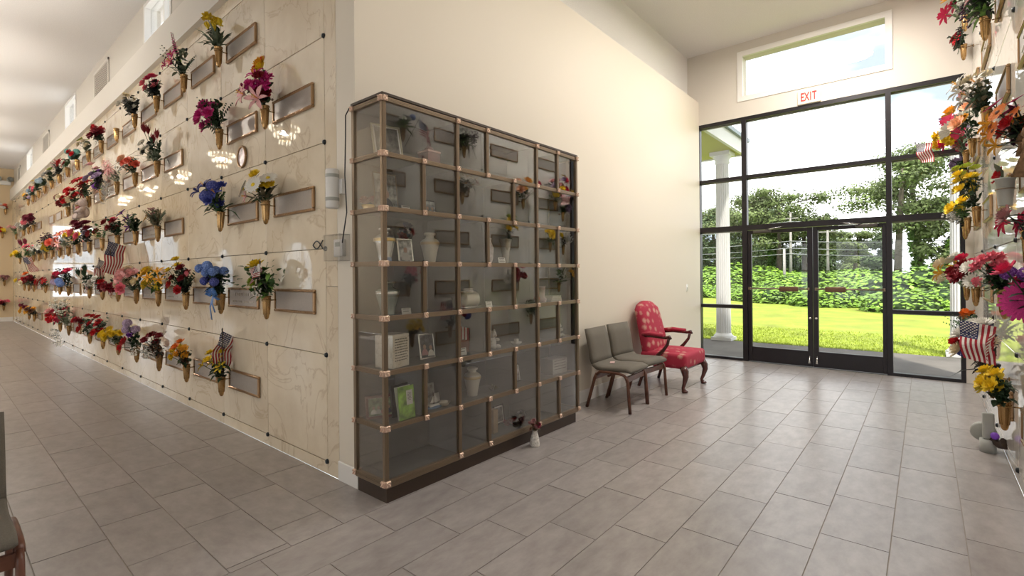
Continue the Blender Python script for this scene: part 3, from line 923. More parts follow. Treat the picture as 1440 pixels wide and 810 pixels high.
# ------------------------------------------------------------------ vases on the crypt wall
# (row from the floor, panel, blooms, foliage, half width, height, description, lettered plaque)
D = 'dg'; Mg = 'mg'; Gg = 'gg'; Lg = 'lg'
CRYPT = [
 (5, 1, [('tulip', 'yel', 3, .05, 'mid'), ('carnation', 'yel', 2, .06, 'top')], [('blade', Gg, 22), ('leaf', D, 22)], .15, .24, 'yellow silk flowers with spiky grey leaves', 0),
 (5, 2, [('spike', 'mag', 2, .05, 'mid'), ('lily', 'pnk', 1, .06, 'front'), ('lily', 'mag', 3, .05, 'low'), ('carnation', 'lime', 1, .03, 'left')], [('fern', D, 6), ('leaf', Gg, 26)], .16, .34, 'tall magenta gladiolus spikes with dark fern', 0),
 (5, 3, [('rose', 'hot', 4, .05, 'top'), ('rose', 'pnk', 4, .05, 'mid')], [('leaf', 'dk', 60), ('fern', D, 4)], .14, .22, 'pink rosebuds over black-green foliage', 0),
 (5, 4, [('rose', 'wht', 7, .048, 'mid'), ('carnation', 'crm', 4, .04, 'top')], [('euca', 'dk', 12), ('leaf', 'dk', 40)], .18, .22, 'white roses among dark leaves', 0),
 (5, 5, [], [], .1, .1, 'EMPTY', 1),
 (5, 6, [('carnation', 'drd', 9, .06, 'mid'), ('carnation', 'red', 4, .055, 'top')], [('leaf', D, 40)], .15, .19, 'a dome of red carnations, top row', 1),
 (5, 7, [('mum', 'crm', 5, .05, 'mid'), ('daisy', 'lime', 3, .05, 'top')], [('leaf', Gg, 34)], .14, .2, 'cream and pale green mums', 1),
 (5, 8, [('hydrangea', 'teal', 3, .06, 'left'), ('rose', 'red', 2, .055, 'mid'), ('hydrangea', 'teal', 1, .06, 'right')], [('leaf', D, 40)], .17, .2, 'teal hydrangeas round two red roses', 1),
 (5, 9, [('poinsettia', 'red', 2, .09, 'mid')], [('leaf', Mg, 30), ('leaf', Gg, 14)], .14, .2, 'two bright red poinsettias, top row', 1),
 (5, 10, [('sprig', 'dust', 3, .07, 'top')], [('leaf', 'dk', 50), ('blade', 'dk', 8)], .13, .26, 'nearly black dried sprigs', 0),
 (5, 11, [('mum', 'gry', 5, .055, 'mid'), ('mum', 'lime', 2, .05, 'top')], [('leaf', D, 46)], .16, .24, 'pale grey-green mums', 0),
 (5, 12, [('hydrangea', 'lbl', 4, .075, 'mid')], [('leaf', D, 46)], .17, .22, 'large pale blue hydrangeas in the top row', 0),
 (5, 13, [('rose', 'pnk', 3, .06, 'low'), ('daisy', 'yel', 3, .06, 'top'), ('rose', 'hot', 1, .05, 'left')], [('leaf', D, 56)], .17, .30, 'pink roses topped with yellow daisies', 0),
 (5, 14, [('hydrangea', 'lbl', 3, .07, 'left'), ('sprig', 'wht', 2, .06, 'mid')], [('leaf', D, 56)], .19, .22, 'small pale blue hydrangeas far along the top row', 0),
 (5, 15, [('daisy', 'gld', 3, .065, 'mid'), ('hydrangea', 'lav', 1, .06, 'right')], [('leaf', 'dk', 36)], .16, .16, 'gold daisies, farthest in the top row', 0),

 (4, 0, [('lily', 'lpk', 2, .085, 'low'), ('lily', 'mag', 4, .065, 'mid'), ('carnation', 'mag', 3, .06, 'mid'), ('rose', 'drd', 3, .05, 'right')], [('leaf', D, 40), ('leaf', 'brn', 18)], .17, .26, 'magenta lilies with one big pale pink lily', 0),
 (4, 1, [('rose', 'mag', 6, .062, 'left'), ('rose', 'mag', 3, .06, 'low')], [('fern', D, 9), ('leaf', D, 30)], .19, .32, 'magenta roses beside tall green fern', 0),
 (4, 3, [('protea', 'drd', 4, .065, 'top'), ('daisy', 'wht/black', 5, .05, 'left'), ('carnation', 'black', 3, .035, 'left')], [('leaf', D, 40), ('blade', Gg, 8)], .17, .32, 'dark red proteas and black-centred white daisies', 0),
 (4, 4, [('mum', 'pch', 4, .065, 'left'), ('rose', 'coral', 4, .055, 'right'), ('sprig', 'wht', 2, .07, 'left')], [('leaf', D, 44)], .18, .24, 'peach mums and coral roses with white lace', 0),
 (4, 5, [('plume', 'lpk', 4, .12, 'mid'), ('plume', 'gry', 4, .11, 'trail')], [('leaf', 'gg', 14)], .15, .20, 'trailing pale pink feathery plumes', 0),
 (4, 6, [('rose', 'lav', 7, .065, 'mid'), ('rose', 'lpk', 2, .06, 'top'), ('hydrangea', 'pur', 2, .06, 'left')], [('leaf', 'dk', 60), ('leaf', Lg, 8)], .22, .36, 'dusky lavender roses with dark leaves', 1),
 (4, 7, [('poinsettia', 'red', 5, .10, 'top'), ('poinsettia', 'drd', 2, .09, 'left')], [('leaf', D, 40)], .20, .28, 'red poinsettias above the teddy bear', 0),
 (4, 8, [('rose', 'red', 6, .07, 'mid'), ('rose', 'crm', 1, .07, 'left')], [('leaf', D, 50)], .20, .28, 'red roses just past the teddy bear', 1),
 (4, 9, [('rose', 'drd', 4, .07, 'left'), ('rose', 'red', 4, .06, 'mid'), ('rose', 'crm', 2, .07, 'mid')], [('leaf', Gg, 40)], .20, .24, 'dark red and cream roses with pale leaves', 1),
 (4, 14, [('mum', 'mrn', 7, .10, 'mid'), ('mum', 'pnk', 3, .09, 'left')], [('leaf', 'dk', 40)], .30, .32, 'large maroon and dusty pink mums', 1),
 (4, 15, [('sprig', 'wht', 5, .09, 'all')], [('leaf', 'dk', 60)], .24, .22, 'white sprigs in black foliage', 0),
 (4, 16, [('sprig', 'gry', 5, .09, 'all')], [('leaf', Gg, 50)], .24, .20, 'grey sprigs and grey-green leaves', 0),
 (4, 18, [('rose', 'lpk', 4, .09, 'top')], [('leaf', Mg, 44)], .24, .26, 'pale peach-pink roses near the far corner', 0),

 (3, 0, [('rose', 'yel', 4, .048, 'mid'), ('daisy', 'wht/yel', 4, .07, 'mid'), ('spike', 'lpk', 1, .035, 'mid'), ('lily', 'lpk', 1, .05, 'low')], [('leaf', D, 34), ('blade', 'dry', 12)], .18, .26, 'yellow roses and white daisies with a pink spike', 0),
 (3, 1, [('lily', 'blu', 5, .07, 'mid'), ('hydrangea', 'blu', 3, .06, 'mid'), ('rose', 'blu', 3, .05, 'right'), ('spike', 'teal', 1, .03, 'mid')], [('blade', Mg, 14), ('fern', Mg, 4), ('leaf', D, 30)], .20, .30, 'deep blue flowers and green sprays', 0),
 (3, 3, [('daisy', 'gld', 1, .05, 'front'), ('sprig', 'dust', 2, .05, 'mid')], [('fern', Gg, 10), ('fern', 'dry', 8), ('leaf', 'dry', 26)], .16, .26, 'dried grey-green fern with one gold star', 0),
 (3, 4, [('lily', 'pur', 3, .06, 'left'), ('spike', 'lav', 1, .04, 'right')], [('fern', D, 8), ('leaf', D, 46)], .19, .28, 'deep purple lilies in dark fern', 1),
 (3, 5, [('rose', 'drd', 5, .06, 'mid'), ('rose', 'hot', 1, .06, 'top')], [('leaf', D, 50), ('euca', D, 4)], .18, .25, 'crimson roses, middle row beside the purple lilies', 0),
 (3, 6, [('rose', 'drd', 2, .06, 'left')], [('euca', Mg, 6)], .18, .26, 'two crimson buds on a loose green spray', 0),
 (3, 7, [('mum', 'mrn', 7, .085, 'top'), ('mum', 'pnk', 2, .09, 'front'), ('mum', 'lav', 1, .08, 'mid')], [('leaf', 'dk', 50)], .24, .30, 'big maroon mums with a pink centre', 1),
 (3, 8, [('rose', 'yel', 6, .07, 'mid')], [('leaf', D, 60)], .22, .24, 'yellow roses, middle row beside the maroon mums', 0),
 (3, 9, [('lily', 'coral', 3, .08, 'top'), ('lily', 'lpk', 3, .08, 'low')], [('leaf', Gg, 40)], .22, .28, 'coral and pale pink lilies', 0),
 (3, 10, [('rose', 'coral', 4, .09, 'mid')], [('leaf', 'brn', 40), ('leaf', Gg, 20)], .22, .24, 'salmon roses over bronze leaves', 0),
 (3, 11, [('daisy', 'yel', 3, .09, 'left'), ('sprig', 'dpr', 4, .10, 'top')], [('leaf', D, 40)], .22, .28, 'yellow daisies below a black sprig', 0),
 (3, 12, [('rose', 'wht', 4, .08, 'mid')], [('leaf', Gg, 40)], .22, .22, 'white roses with grey leaves in the middle row', 0),
 (3, 13, [('sprig', 'wht', 5, .09, 'all')], [('leaf', 'dk', 50)], .24, .22, 'white sprigs in dark leaves in the middle row', 0),
 (3, 14, [('poinsettia', 'hot', 4, .11, 'top')], [('leaf', Gg, 36)], .26, .24, 'a pointed crimson poinsettia', 0),
 (3, 15, [('protea', 'mrn', 4, .12, 'top')], [('leaf', Mg, 60)], .26, .34, 'a tall maroon protea over green leaves', 0),
 (3, 17, [('rose', 'yel', 4, .10, 'mid')], [('leaf', Mg, 50)], .26, .24, 'pale yellow roses far along the middle row', 0),

 (2, 0, [('mum', 'yel', 1, .075, 'top'), ('rose', 'lime', 2, .045, 'left'), ('sprig', 'wht', 1, .05, 'low')], [('leaf', Mg, 40), ('leaf', Lg, 22), ('euca', Mg, 6), ('leaf', D, 20)], .16, .30, 'a yellow sunflower with crossed paper flags', 0),
 (2, 1, [('hydrangea', 'sky', 9, .047, 'top'), ('hydrangea', 'blu', 4, .045, 'mid')], [('leaf', D, 50), ('euca', D, 4)], .20, .26, 'blue hydrangeas tied with a blue ribbon', 1),
 (2, 2, [('rose', 'drd', 4, .05, 'mid'), ('rose', 'yel', 3, .048, 'top'), ('tulip', 'pnk', 2, .04, 'mid'), ('rose', 'red', 2, .05, 'low')], [('fern', D, 9), ('leaf', 'dk', 60)], .20, .33, 'dark red, yellow and pink roses in fern', 0),
 (2, 3, [('lily', 'gld', 6, .065, 'mid'), ('mum', 'yel', 3, .08, 'left'), ('rose', 'crm', 2, .05, 'low')], [('leaf', Mg, 34), ('blade', 'yel', 6)], .24, .32, 'golden lilies and yellow forsythia', 1),
 (2, 4, [('rose', 'lpk', 5, .09, 'mid'), ('mum', 'crm', 5, .075, 'left'), ('rose', 'pnk', 1, .08, 'low')], [('leaf', D, 40), ('leaf', Gg, 14)], .25, .34, 'large pale pink roses and cream mums', 1),
 (2, 5, [('carnation', 'drd', 4, .08, 'low')], [('leaf', D, 30)], .17, .20, 'dark red carnations under the tallest flag', 1),
 (2, 6, [('rose', 'red', 2, .06, 'mid'), ('rose', 'wht', 2, .06, 'mid')], [('leaf', D, 44)], .18, .22, 'red and white roses with a flag behind', 1),
 (2, 7, [('protea', 'dg', 3, .08, 'top'), ('sprig', 'wht', 1, .07, 'right')], [('leaf', D, 60), ('fern', D, 4)], .18, .26, 'dark green leaves with a tiny flag', 0),
 (2, 9, [('rose', 'hot', 4, .075, 'mid'), ('hydrangea', 'sky', 2, .07, 'low')], [('leaf', D, 60), ('euca', 'dk', 6)], .24, .40, 'hot pink roses over blue hydrangea', 0),
 (2, 10, [('rose', 'drd', 2, .07, 'mid'), ('hydrangea', 'lav', 2, .07, 'right')], [('leaf', 'dk', 44)], .20, .26, 'dark red and lavender flowers', 0),
 (2, 12, [('poinsettia', 'red', 4, .10, 'mid')], [('leaf', D, 50)], .24, .20, 'red poinsettias in the eye-level row', 1),
 (2, 14, [('carnation', 'drd', 5, .10, 'mid'), ('mum', 'org', 1, .10, 'top')], [('leaf', 'dk', 50)], .26, .32, 'dark red carnations topped with orange', 0),
 (2, 15, [('carnation', 'red', 5, .09, 'left'), ('rose', 'crm', 2, .09, 'low')], [('leaf', D, 30)], .26, .24, 'red carnations with one cream rose far along', 0),
 (2, 16, [('rose', 'yel', 3, .09, 'left'), ('rose', 'wht', 2, .08, 'mid')], [('leaf', Mg, 24)], .24, .18, 'pale yellow and white roses near the far end', 0),

 (1, 1, [('lily', 'yel', 5, .055, 'mid'), ('rose', 'yel', 3, .045, 'top')], [('leaf', D, 50), ('blade', D, 6)], .16, .22, 'yellow lilies beside the lowest flag', 0),
 (1, 2, [('carnation', 'gld', 4, .05, 'mid'), ('carnation', 'yel', 3, .045, 'left'), ('rose', 'org', 2, .05, 'top')], [('leaf', D, 30), ('blade', 'brn', 6)], .14, .24, 'small orange and gold pom-poms', 0),
 (1, 3, [('carnation', 'drd', 5, .055, 'top'), ('sprig', 'wht', 3, .06, 'low')], [('leaf', 'dk', 34), ('leaf', 'brn', 24)], .21, .24, 'wine red carnations and white sprigs', 0),
 (1, 4, [('hydrangea', 'lav', 3, .06, 'top'), ('carnation', 'pur', 1, .05, 'right'), ('rose', 'red', 2, .065, 'low')], [('leaf', D, 44)], .17, .34, 'purple hydrangea above a red rose', 1),
 (1, 5, [('mum', 'yel', 10, .06, 'mid'), ('mum', 'yel', 3, .06, 'left')], [('leaf', Gg, 30), ('leaf', D, 20)], .25, .22, 'a wide spread of yellow mums', 0),
 (1, 6, [('rose', 'red', 9, .055, 'all')], [('leaf', D, 60), ('sprig' if 0 else 'euca', Gg, 6)], .20, .34, 'many red rosebuds in green leaves, bottom row', 0),
 (1, 7, [('rose', 'drd', 3, .06, 'mid'), ('rose', 'red', 3, .065, 'left'), ('rose', 'red', 1, .06, 'top')], [('leaf', D, 60)], .24, .30, 'loose red roses on dark stems, bottom row', 0),
 (1, 9, [('poinsettia', 'hot', 5, .10, 'left'), ('sprig', 'wht', 4, .10, 'top'), ('sprig', 'wht', 3, .08, 'trail')], [('euca', Gg, 14), ('euca', 'gg', 8)], .30, .40, 'crimson poinsettias with tall white eucalyptus', 0),
 (1, 10, [('carnation', 'red', 4, .09, 'mid'), ('rose', 'lpk', 2, .09, 'top')], [('leaf', Gg, 30)], .24, .24, 'red carnations with two pale pink roses, bottom row', 0),
 (1, 14, [('mum', 'gld', 5, .09, 'mid'), ('rose', 'brn', 2, .08, 'right')], [('leaf', 'dk', 40)], .25, .22, 'gold and rust mums, bottom row', 1),
 (1, 15, [('mum', 'gld', 3, .09, 'left'), ('carnation', 'mrn', 2, .09, 'top')], [('leaf', 'dk', 40)], .24, .22, 'gold mums topped with plum carnations, bottom row', 0),
]
ROWN = {1: 'bottom', 2: 'second', 3: 'third', 4: 'fourth', 5: 'top'}
random.seed(11)
for r, k, sp, fo, w_, h, desc, txt in CRYPT:
    y = PY0 + PYP * k + .765
    z = ROWZ[r - 1] + .222
    if desc == 'EMPTY':
        t = thing('flower_vase', 'empty bronze wall vase in the top row of the crypt wall', 'vase', (XL, y, z), -PI / 2, 'bronze vases on the crypt wall')
        put('vase', vase_mesh(), t, (0, -.09, 0)); put('bracket', brk_mesh(), t)
        plaque((XL, PY0 + PYP * k + .465, ROWZ[r - 1] + .377), -PI / 2, 'bronze name plaque beside the empty vase in the top row', txt)
        continue
    if k >= 12:
        sp = [(a_, b_, n_, r_ * .8, zn) for a_, b_, n_, r_, zn in sp]; w_ *= .85; h *= .9
    arrangement((XL, y, z), -PI / 2, sp, fo, w_, h, 'bronze wall vase with ' + desc, r * 100 + k, group='bronze vases on the crypt wall',
                tilt=R(8) if (r, k) in ((2, 1), (3, 1), (2, 5), (2, 4), (1, 3)) else 0)
    plaque((XL, PY0 + PYP * k + .465, ROWZ[r - 1] + .377), -PI / 2, 'bronze name plaque beside the vase with ' + desc, txt)
# plaques without flowers
for r, k, d in [(2, -0, None), (4, 10, 'nearest of three bare plaques past the red roses in the fourth row'), (4, 11, 'middle of three bare plaques in the fourth row'), (4, 12, 'farthest of three bare plaques in the fourth row'),
                (2, 8, 'eye-level plaque between the tiny flag and the hot pink roses'), (2, 11, 'eye-level plaque just past the dark red and lavender flowers'), (2, 13, 'eye-level plaque past the red poinsettias'),
                (1, 8, 'low plaque between the loose red roses and the eucalyptus')]:
    if d: plaque((XL, PY0 + PYP * k + .465, ROWZ[r - 1] + .377), -PI / 2, 'bronze name ' + d, False)

# things tucked into the vases
def cw(y, z, out): return (XL - out, y, z)
def pan(k): return PY0 + PYP * k + .765
flag(cw(pan(5) - .10, 1.95, .21), cw(pan(5) + .03, 1.27, .10), 'tallest small flag, standing over the dark red carnations', 1, .44, .24, 0, .12, ((-.28, -.05, -1), (-.75, -.3, .6)))
flag(cw(pan(6) - .05, 1.72, .14), cw(pan(6), 1.27, .10), 'small rolled flag behind the red and white roses', 2, .30, .15, 0, .2, ((-.45, 0, -1), (-.7, -.4, .6)))
flag(cw(pan(5) + .22, 1.33, .15), cw(pan(5) + .05, 1.18, .09), 'tiny flag drooping below the tallest flag', 3, .16, .11, R(-80), .9)
flag(cw(pan(7) + .03, 1.36, .14), cw(pan(7) - .02, 1.2, .10), 'tiny flag in front of the dark green leaves', 4, .14, .10, R(-80), .9)
flag(cw(pan(14) - .10, 1.95, .30), cw(pan(14), 1.27, .12), 'farthest small flag above the orange topped carnations', 5, .40, .20, 0, .2, ((.25, 0, -1), (-.7, -.4, .3)))
flag(cw(pan(1) - .06, .93, .10), cw(pan(1) - .05, .50, .09), 'lowest small flag beside the yellow lilies', 6, .30, .20, 0, .3, ((-.62, .1, -1), (-.55, -.25, .9)))
flag(cw(pan(0) - .10, 1.53, .18), cw(pan(0) + .10, 1.30, .13), 'small paper flag pointing left below the sunflower', 7, .13, .10, R(120), .8)
flag(cw(pan(0) + .06, 1.54, .17), cw(pan(0) - .10, 1.33, .13), 'small paper flag pointing right below the sunflower', 8, .13, .10, R(-70), .7)
# blue ribbon on the hydrangeas
rb = thing('ribbon_bow', 'bright blue ribbon bow hanging from the blue hydrangea vase', 'ribbon', cw(pan(1), 1.27, .15))
mrb = mat('blue_ribbon', (.10, .25, .62), .45)
b = MB()
for s in (-1, 1):
    for q in range(3):
        a = .25 + .38 * q
        pts = [(0, 0, 0), (-.02, s * .07 * math.cos(a), .06 * math.sin(a)), (-.03, s * .11 * math.cos(a), .09 * math.sin(a) - .02), (0, s * .05, -.02), (0, 0, 0)]
        b.tube(pts, .018, 6, flat=.25)
b.build('bow_loops', mrb, rb)
for y_, L in ((-.03, -.17), (.05, -.24), (-.13, -.05)):
    MB().tube([(0, 0, 0), (-.02, y_ * .6, L * .5), (0, y_, L)], .017, 6, flat=.2).build('ribbon_tail', mrb, rb)
# teddy bear
tb = thing('teddy_bear', 'small dusty pink teddy bear hanging under red poinsettias', 'toy', cw(pan(7) - .05, 2.53, .16))
mt_ = mat('bear_plush', (.50, .40, .36), .95, noise=.15, scale=60, bump=.4, bscale=200)
MB().ball((0, 0, 0), (.075, .08, .10)).build('body', mt_, tb)
hd = MB().ball((-.02, 0, .15), (.07, .075, .07)).ball((-.085, 0, .135), (.03, .035, .028)).build('head', mt_, tb)
MB().ball((-.112, 0, .142), (.008, .012, .008), 8, 5).ball((-.077, .028, .172), .008, 8, 5).ball((-.077, -.028, .172), .008, 8, 5).build('nose_and_eyes', M_BLACK, hd)
for s in (-1, 1):
    MB().ball((0, s * .062, .205), (.018, .028, .028), 10, 6).build('ear', mt_, tb)
    MB().tube([(-.02, s * .06, .06), (-.06, s * .11, .02), (-.09, s * .10, -.02)], [.03, .03, .033], 10).build('arm', mt_, tb)
    MB().tube([(-.02, s * .04, -.06), (-.08, s * .08, -.09), (-.13, s * .10, -.08)], [.036, .036, .042], 10).build('leg', mt_, tb)
MB().tube([(-.075, -.05, .075), (-.10, 0, .06), (-.075, .05, .075)], .012, 6).build('bow_tie', mat('bear_bow', (.6, .2, .25), .6), tb)
# parrot-like bloom cluster stays generic: bright paper flowers on top of the lilies
t = thing('paper_flower_pick', 'yellow and red paper flower pick above the magenta lilies', 'flower', cw(pan(0) - .02, 2.98, .10), -PI / 2)
for p, c, s in (((.0, -.02, .14), 'gld', .07), ((.03, -.03, .10), 'yel', .06), ((-.06, -.02, .11), 'red', .06), ((-.02, 0, .18), 'coral', .045)):
    put('rose_bloom', bloom('rose', c), t, p, (R(60), 0, 0), (s, s, s))
MB().tube([(0, 0, -.12), (0, -.01, .12)], .004, 5).build('stem', lm('mg'), t)
# oval portrait and fish emblem
o = thing('oval_portrait', 'small oval bronze framed portrait set on the marble', 'portrait', (XL, 4.735, 2.512), -PI / 2)
b = MB()
for k in range(24):
    pass
ring = [(math.cos(2 * PI * k / 24), math.sin(2 * PI * k / 24)) for k in range(25)]
MB().tube([(.088 * c, -.012, .092 * s) for c, s in ring], .011, 8, caps=False).build('oval_frame', M_PLF, o)
MB().prism([(.085 * c, .09 * s) for c, s in ring[:-1]], -.012, 0, axis=1).build('portrait_plate', mat('portrait_print', (.62, .48, .47), .3, noise=.45, scale=22), o)
o = thing('fish_emblem', 'small dark metal fish outline fixed on the marble by a bolt', 'emblem', (XL - .012, 3.40, 1.655), -PI / 2)
b = MB()
for s in (-1, 1):
    b.tube([(-.07 + .14 * q / 10, 0, s * (.028 * math.sin(PI * min(1, q / 7.6)) if q < 7.6 else -.03 * (q - 7.6) / 2.4)) for q in range(11)], .0045, 6)
b.build('fish_outline', M_BOLT, o)

# the far tan wall carries a few vases of its own
for i, (x, z, sp, fo, desc) in enumerate([
    (1.74, 3.55, [('rose', 'coral', 3, .09, 'mid'), ('rose', 'wht', 3, .08, 'left')], [('leaf', D, 30)], 'salmon and white roses high on the far tan wall'),
    (1.66, 2.76, [('rose', 'red', 2, .10, 'left'), ('daisy', 'yel', 2, .10, 'mid')], [('leaf', 'dk', 40)], 'red and yellow flowers on the far tan wall'),
    (1.70, 1.18, [('mum', 'dust', 5, .10, 'mid')], [('leaf', 'dk', 30)], 'dusty pink mums on the far tan wall'),
    (1.68, .36, [('rose', 'drd', 3, .10, 'left'), ('rose', 'pnk', 3, .11, 'mid')], [('leaf', 'dk', 40)], 'dark red and pink roses low on the far tan wall')]):
    sp = [(a_, b_, n_, r_ * .6, zn) for a_, b_, n_, r_, zn in sp]
    arrangement((x - .06, YF, z), 0, sp, fo, .13, .18, 'bronze wall vase with ' + desc, 900 + i, group='bronze vases on the far wall')
el = thing('emergency_light', 'small emergency light unit in the far upper corner', 'light', (1.66, YF, 4.62))
MB().bbox((-.16, -.08, -.07), (.16, 0, .07), .01).build('housing', M_PLAST, el)
for s in (-1, 1): MB().lathe([(.0, 0), (.07, .01), (.085, .09), (.08, .10)], 14, cap=False).build('lamp_head', M_LPLAST, el, (s * .11, -.08, .09), (R(70), 0, s * .4))

# ------------------------------------------------------------------ vases on the right-hand wall
def RV(x, z, sp, fo, w_, h, desc, seed, yy=YR, **kw):
    return arrangement((x, yy, z), PI, sp, fo, w_, h, 'bronze wall vase with ' + desc, seed, group='bronze vases on the right-hand wall', **kw)
RV(8.2, 4.00, [('poinsettia', 'red', 3, .075, 'mid')], [('leaf', D, 40), ('fern', D, 6), ('euca', D, 5)], .11, .18, 'red poinsettias and ivy, farthest and highest on the right', 300, dy=-.02)
RV(7.9, 4.24, [('poinsettia', 'hot', 2, .11, 'left'), ('rose', 'drd', 2, .07, 'top'), ('mum', 'gld', 1, .09, 'top')], [('leaf', Gg, 30), ('leaf', Mg, 20)], .24, .30, 'scarlet and gold flowers by the top right corner', 301)
RV(5.43, 3.25, [('sprig', 'wht', 4, .09, 'top'), ('spike', 'dpr', 2, .045, 'trail'), ('sprig', 'dpr', 5, .07, 'left')], [('leaf', 'dk', 36), ('leaf', Mg, 22), ('blade', Lg, 5)], .20, .26, 'white sprays and trailing dark purple wisteria', 302)
RV(4.25, 3.27, [('hydrangea', 'sky', 1, .05, 'left'), ('rose', 'wht', 2, .06, 'mid')], [('blade', Lg, 12), ('leaf', Mg, 40)], .16, .24, 'green blades and blue buds under a slanting flag', 303)
RV(5.38, 2.52, [('lily', 'wht', 7, .07, 'mid'), ('rose', 'crm', 3, .055, 'top'), ('rose', 'lpk', 3, .05, 'left')], [('leaf', D, 24), ('leaf', Gg, 18), ('euca', 'dry', 5)], .24, .26, 'large white lilies and peach roses', 304)
RV(6.9, 2.58, [('rose', 'wht', 2, .10, 'left'), ('rose', 'gld', 2, .09, 'mid'), ('rose', 'hot', 2, .08, 'left'), ('rose', 'pch', 2, .08, 'right')], [('leaf', D, 40)], .26, .40, 'white, gold and hot pink roses before the window edge', 305)
RV(7.9, 2.65, [('carnation', 'hot', 5, .09, 'left'), ('carnation', 'yel', 4, .08, 'low'), ('mum', 'lpk', 4, .08, 'mid'), ('carnation', 'lav', 4, .07, 'mid'), ('daisy', 'yel', 1, .06, 'top')], [('leaf', Gg, 30), ('leaf', D, 26)], .32, .52, 'a tall mixed bunch of pink, lilac and yellow flowers', 306)
RV(8.16, 2.46, [('rose', 'lav', 4, .075, 'left')], [('leaf', Mg, 30), ('fern', D, 5)], .12, .17, 'small lilac roses and a looped stem', 307)
RV(6.45, 1.84, [('rose', 'yel', 9, .06, 'mid'), ('rose', 'lime', 4, .055, 'top')], [('leaf', D, 40)], .20, .40, 'tall yellow roses over dark leaves', 308)
RV(7.72, 1.84, [('rose', 'yel', 5, .08, 'mid')], [('leaf', Mg, 40)], .24, .26, 'yellow roses partly behind the tall yellow roses', 309)
RV(8.16, 1.80, [('sprig', 'gry', 5, .10, 'mid')], [('leaf', 'dk', 30)], .13, .20, 'grey dried sprigs beside the window frame', 310)
RV(8.0, 1.06, [('rose', 'crm', 4, .09, 'left'), ('lily', 'gld', 2, .10, 'left'), ('rose', 'wht', 1, .08, 'top')], [('leaf', Gg, 30), ('leaf', Mg, 20)], .36, .40, 'cream and gold lilies against the lawn view', 311)
RV(6.62, 1.07, [('carnation', 'drd', 4, .09, 'mid'), ('mum', 'wht', 2, .08, 'right'), ('rose', 'hot', 2, .07, 'top')], [('leaf', Gg, 26)], .24, .28, 'wine red carnations with a white mum', 312)
RV(4.32, 1.12, [('carnation', 'pnk', 8, .045, 'top'), ('carnation', 'pnk', 4, .038, 'left')], [('leaf', D, 60), ('leaf', Mg, 20)], .17, .20, 'coral pink carnations in dark leaves', 313)
RV(4.38, .41, [('rose', 'yel', 6, .055, 'mid'), ('rose', 'yel', 2, .055, 'top')], [('leaf', D, 50), ('fern', D, 3)], .16, .17, 'full yellow roses low on the right wall', 314)
RV(5.1, .47, [('mum', 'wht', 4, .08, 'top'), ('mum', 'crm', 3, .075, 'mid'), ('hydrangea', 'blu', 1, .08, 'left'), ('carnation', 'red', 2, .075, 'left')], [('leaf', 'dk', 30), ('blade', 'dk', 6)], .26, .36, 'big white mums with red and blue flowers', 315)
RV(7.1, .50, [('carnation', 'org', 1, .08, 'left')], [('fern', Mg, 10), ('leaf', D, 40), ('leaf', Gg, 12)], .30, .34, 'green fern fronds and one orange bud', 316)
RV(3.2, 1.80, [('lily', 'gld/brn', 6, .045, 'left'), ('daisy', 'org/brn', 6, .042, 'mid'), ('daisy', 'mag/brn', 4, .04, 'top'), ('rose', 'red', 4, .035, 'mid')], [('leaf', D, 36), ('leaf', 'dpr', 14)], .19, .20, 'a big bunch of orange and magenta daisies', 317)
RV(3.05, 1.05, [('rose', 'hot', 2, .05, 'top'), ('mum', 'crm', 1, .05, 'top'), ('hydrangea', 'pur', 2, .035, 'top')], [('leaf', D, 30)], .14, .20, 'giant magenta gerberas and purple hydrangea', 318)
g_ = [o for o in COL.objects if o.get('label', '').endswith('giant magenta gerberas and purple hydrangea')][0]
for p_, c_, s_ in (((.02, -.14, .24), 'mag/mag', .085), ((-.09, -.10, .30), 'hot/mag', .06)):
    a_, b_ = c_.split('/')
    q_ = Vector((1, -.55, .25)).to_track_quat('Z', 'Y').to_euler()
    put('daisy_bloom', bloom('daisy', a_, b_), g_, p_, q_, (s_, s_, s_))
# burlap bow and planter with a red rose
bw = thing('burlap_bow', 'loose brown burlap bow below the orange and magenta daisies', 'bow', (3.05, -.36, 1.99))
b = MB()
for s in (-1, 1):
    for q in range(2):
        b.tube([(0, 0, 0), (s * .10, .02, .06 - q * .07), (s * .17, .03, .02 - q * .10), (s * .08, .0, -.04 - q * .04), (0, 0, 0)], [.02, .05, .055, .04, .02], 8, flat=.35)
b.build('bow_loops', mat('burlap', (.28, .17, .09), .95, noise=.3, scale=60), bw, scale=(.6, .6, .6))
MB().tube([(0, 0, 0), (.03, .02, -.16)], [.02, .05], 8, flat=.2).build('bow_tail', MATS['burlap'], bw)
pt = thing('wall_planter', 'pale grey wall planter in a wire ring holding one red rose', 'planter', (4.35, YR, 1.83), PI); pt.scale = (.62, .62, .8)
MB().lathe([(.055, 0), (.075, .20), (.082, .205), (.082, .215), (.07, .212), (.05, .02)], 16, cap=False).build('planter_pot', M_LPLAST, pt, (0, -.13, 0))
MB().tube([(0, 0, .13), (0, -.05, .13)] , .004, 6).lathe([(.07, .125), (.077, .125), (.077, .133), (.07, .133), (.07, .125)], 16, (0, -.13, 0), cap=False).build('wire_ring', M_BRZ, pt)
put('rose_bloom', bloom('rose', 'red'), pt, (-.05, -.16, .235), (R(60), 0, 0), (.075, .075, .075))
b = MB()
for d in ((-.8, -.3, .5), (-1, -.2, .1), (.6, -.4, .7)): leaf(b, (-.05, -.14, .22), d, .19, .06, .1)
b.build('foliage', lm('gg'), pt)
RV(3.3, 1.42, [('poinsettia', 'hot', 2, .065, 'left'), ('rose', 'dust', 1, .05, 'right')], [('leaf', 'dk', 8)], .10, .12, 'one crimson poinsettia under the pale planter', 319)
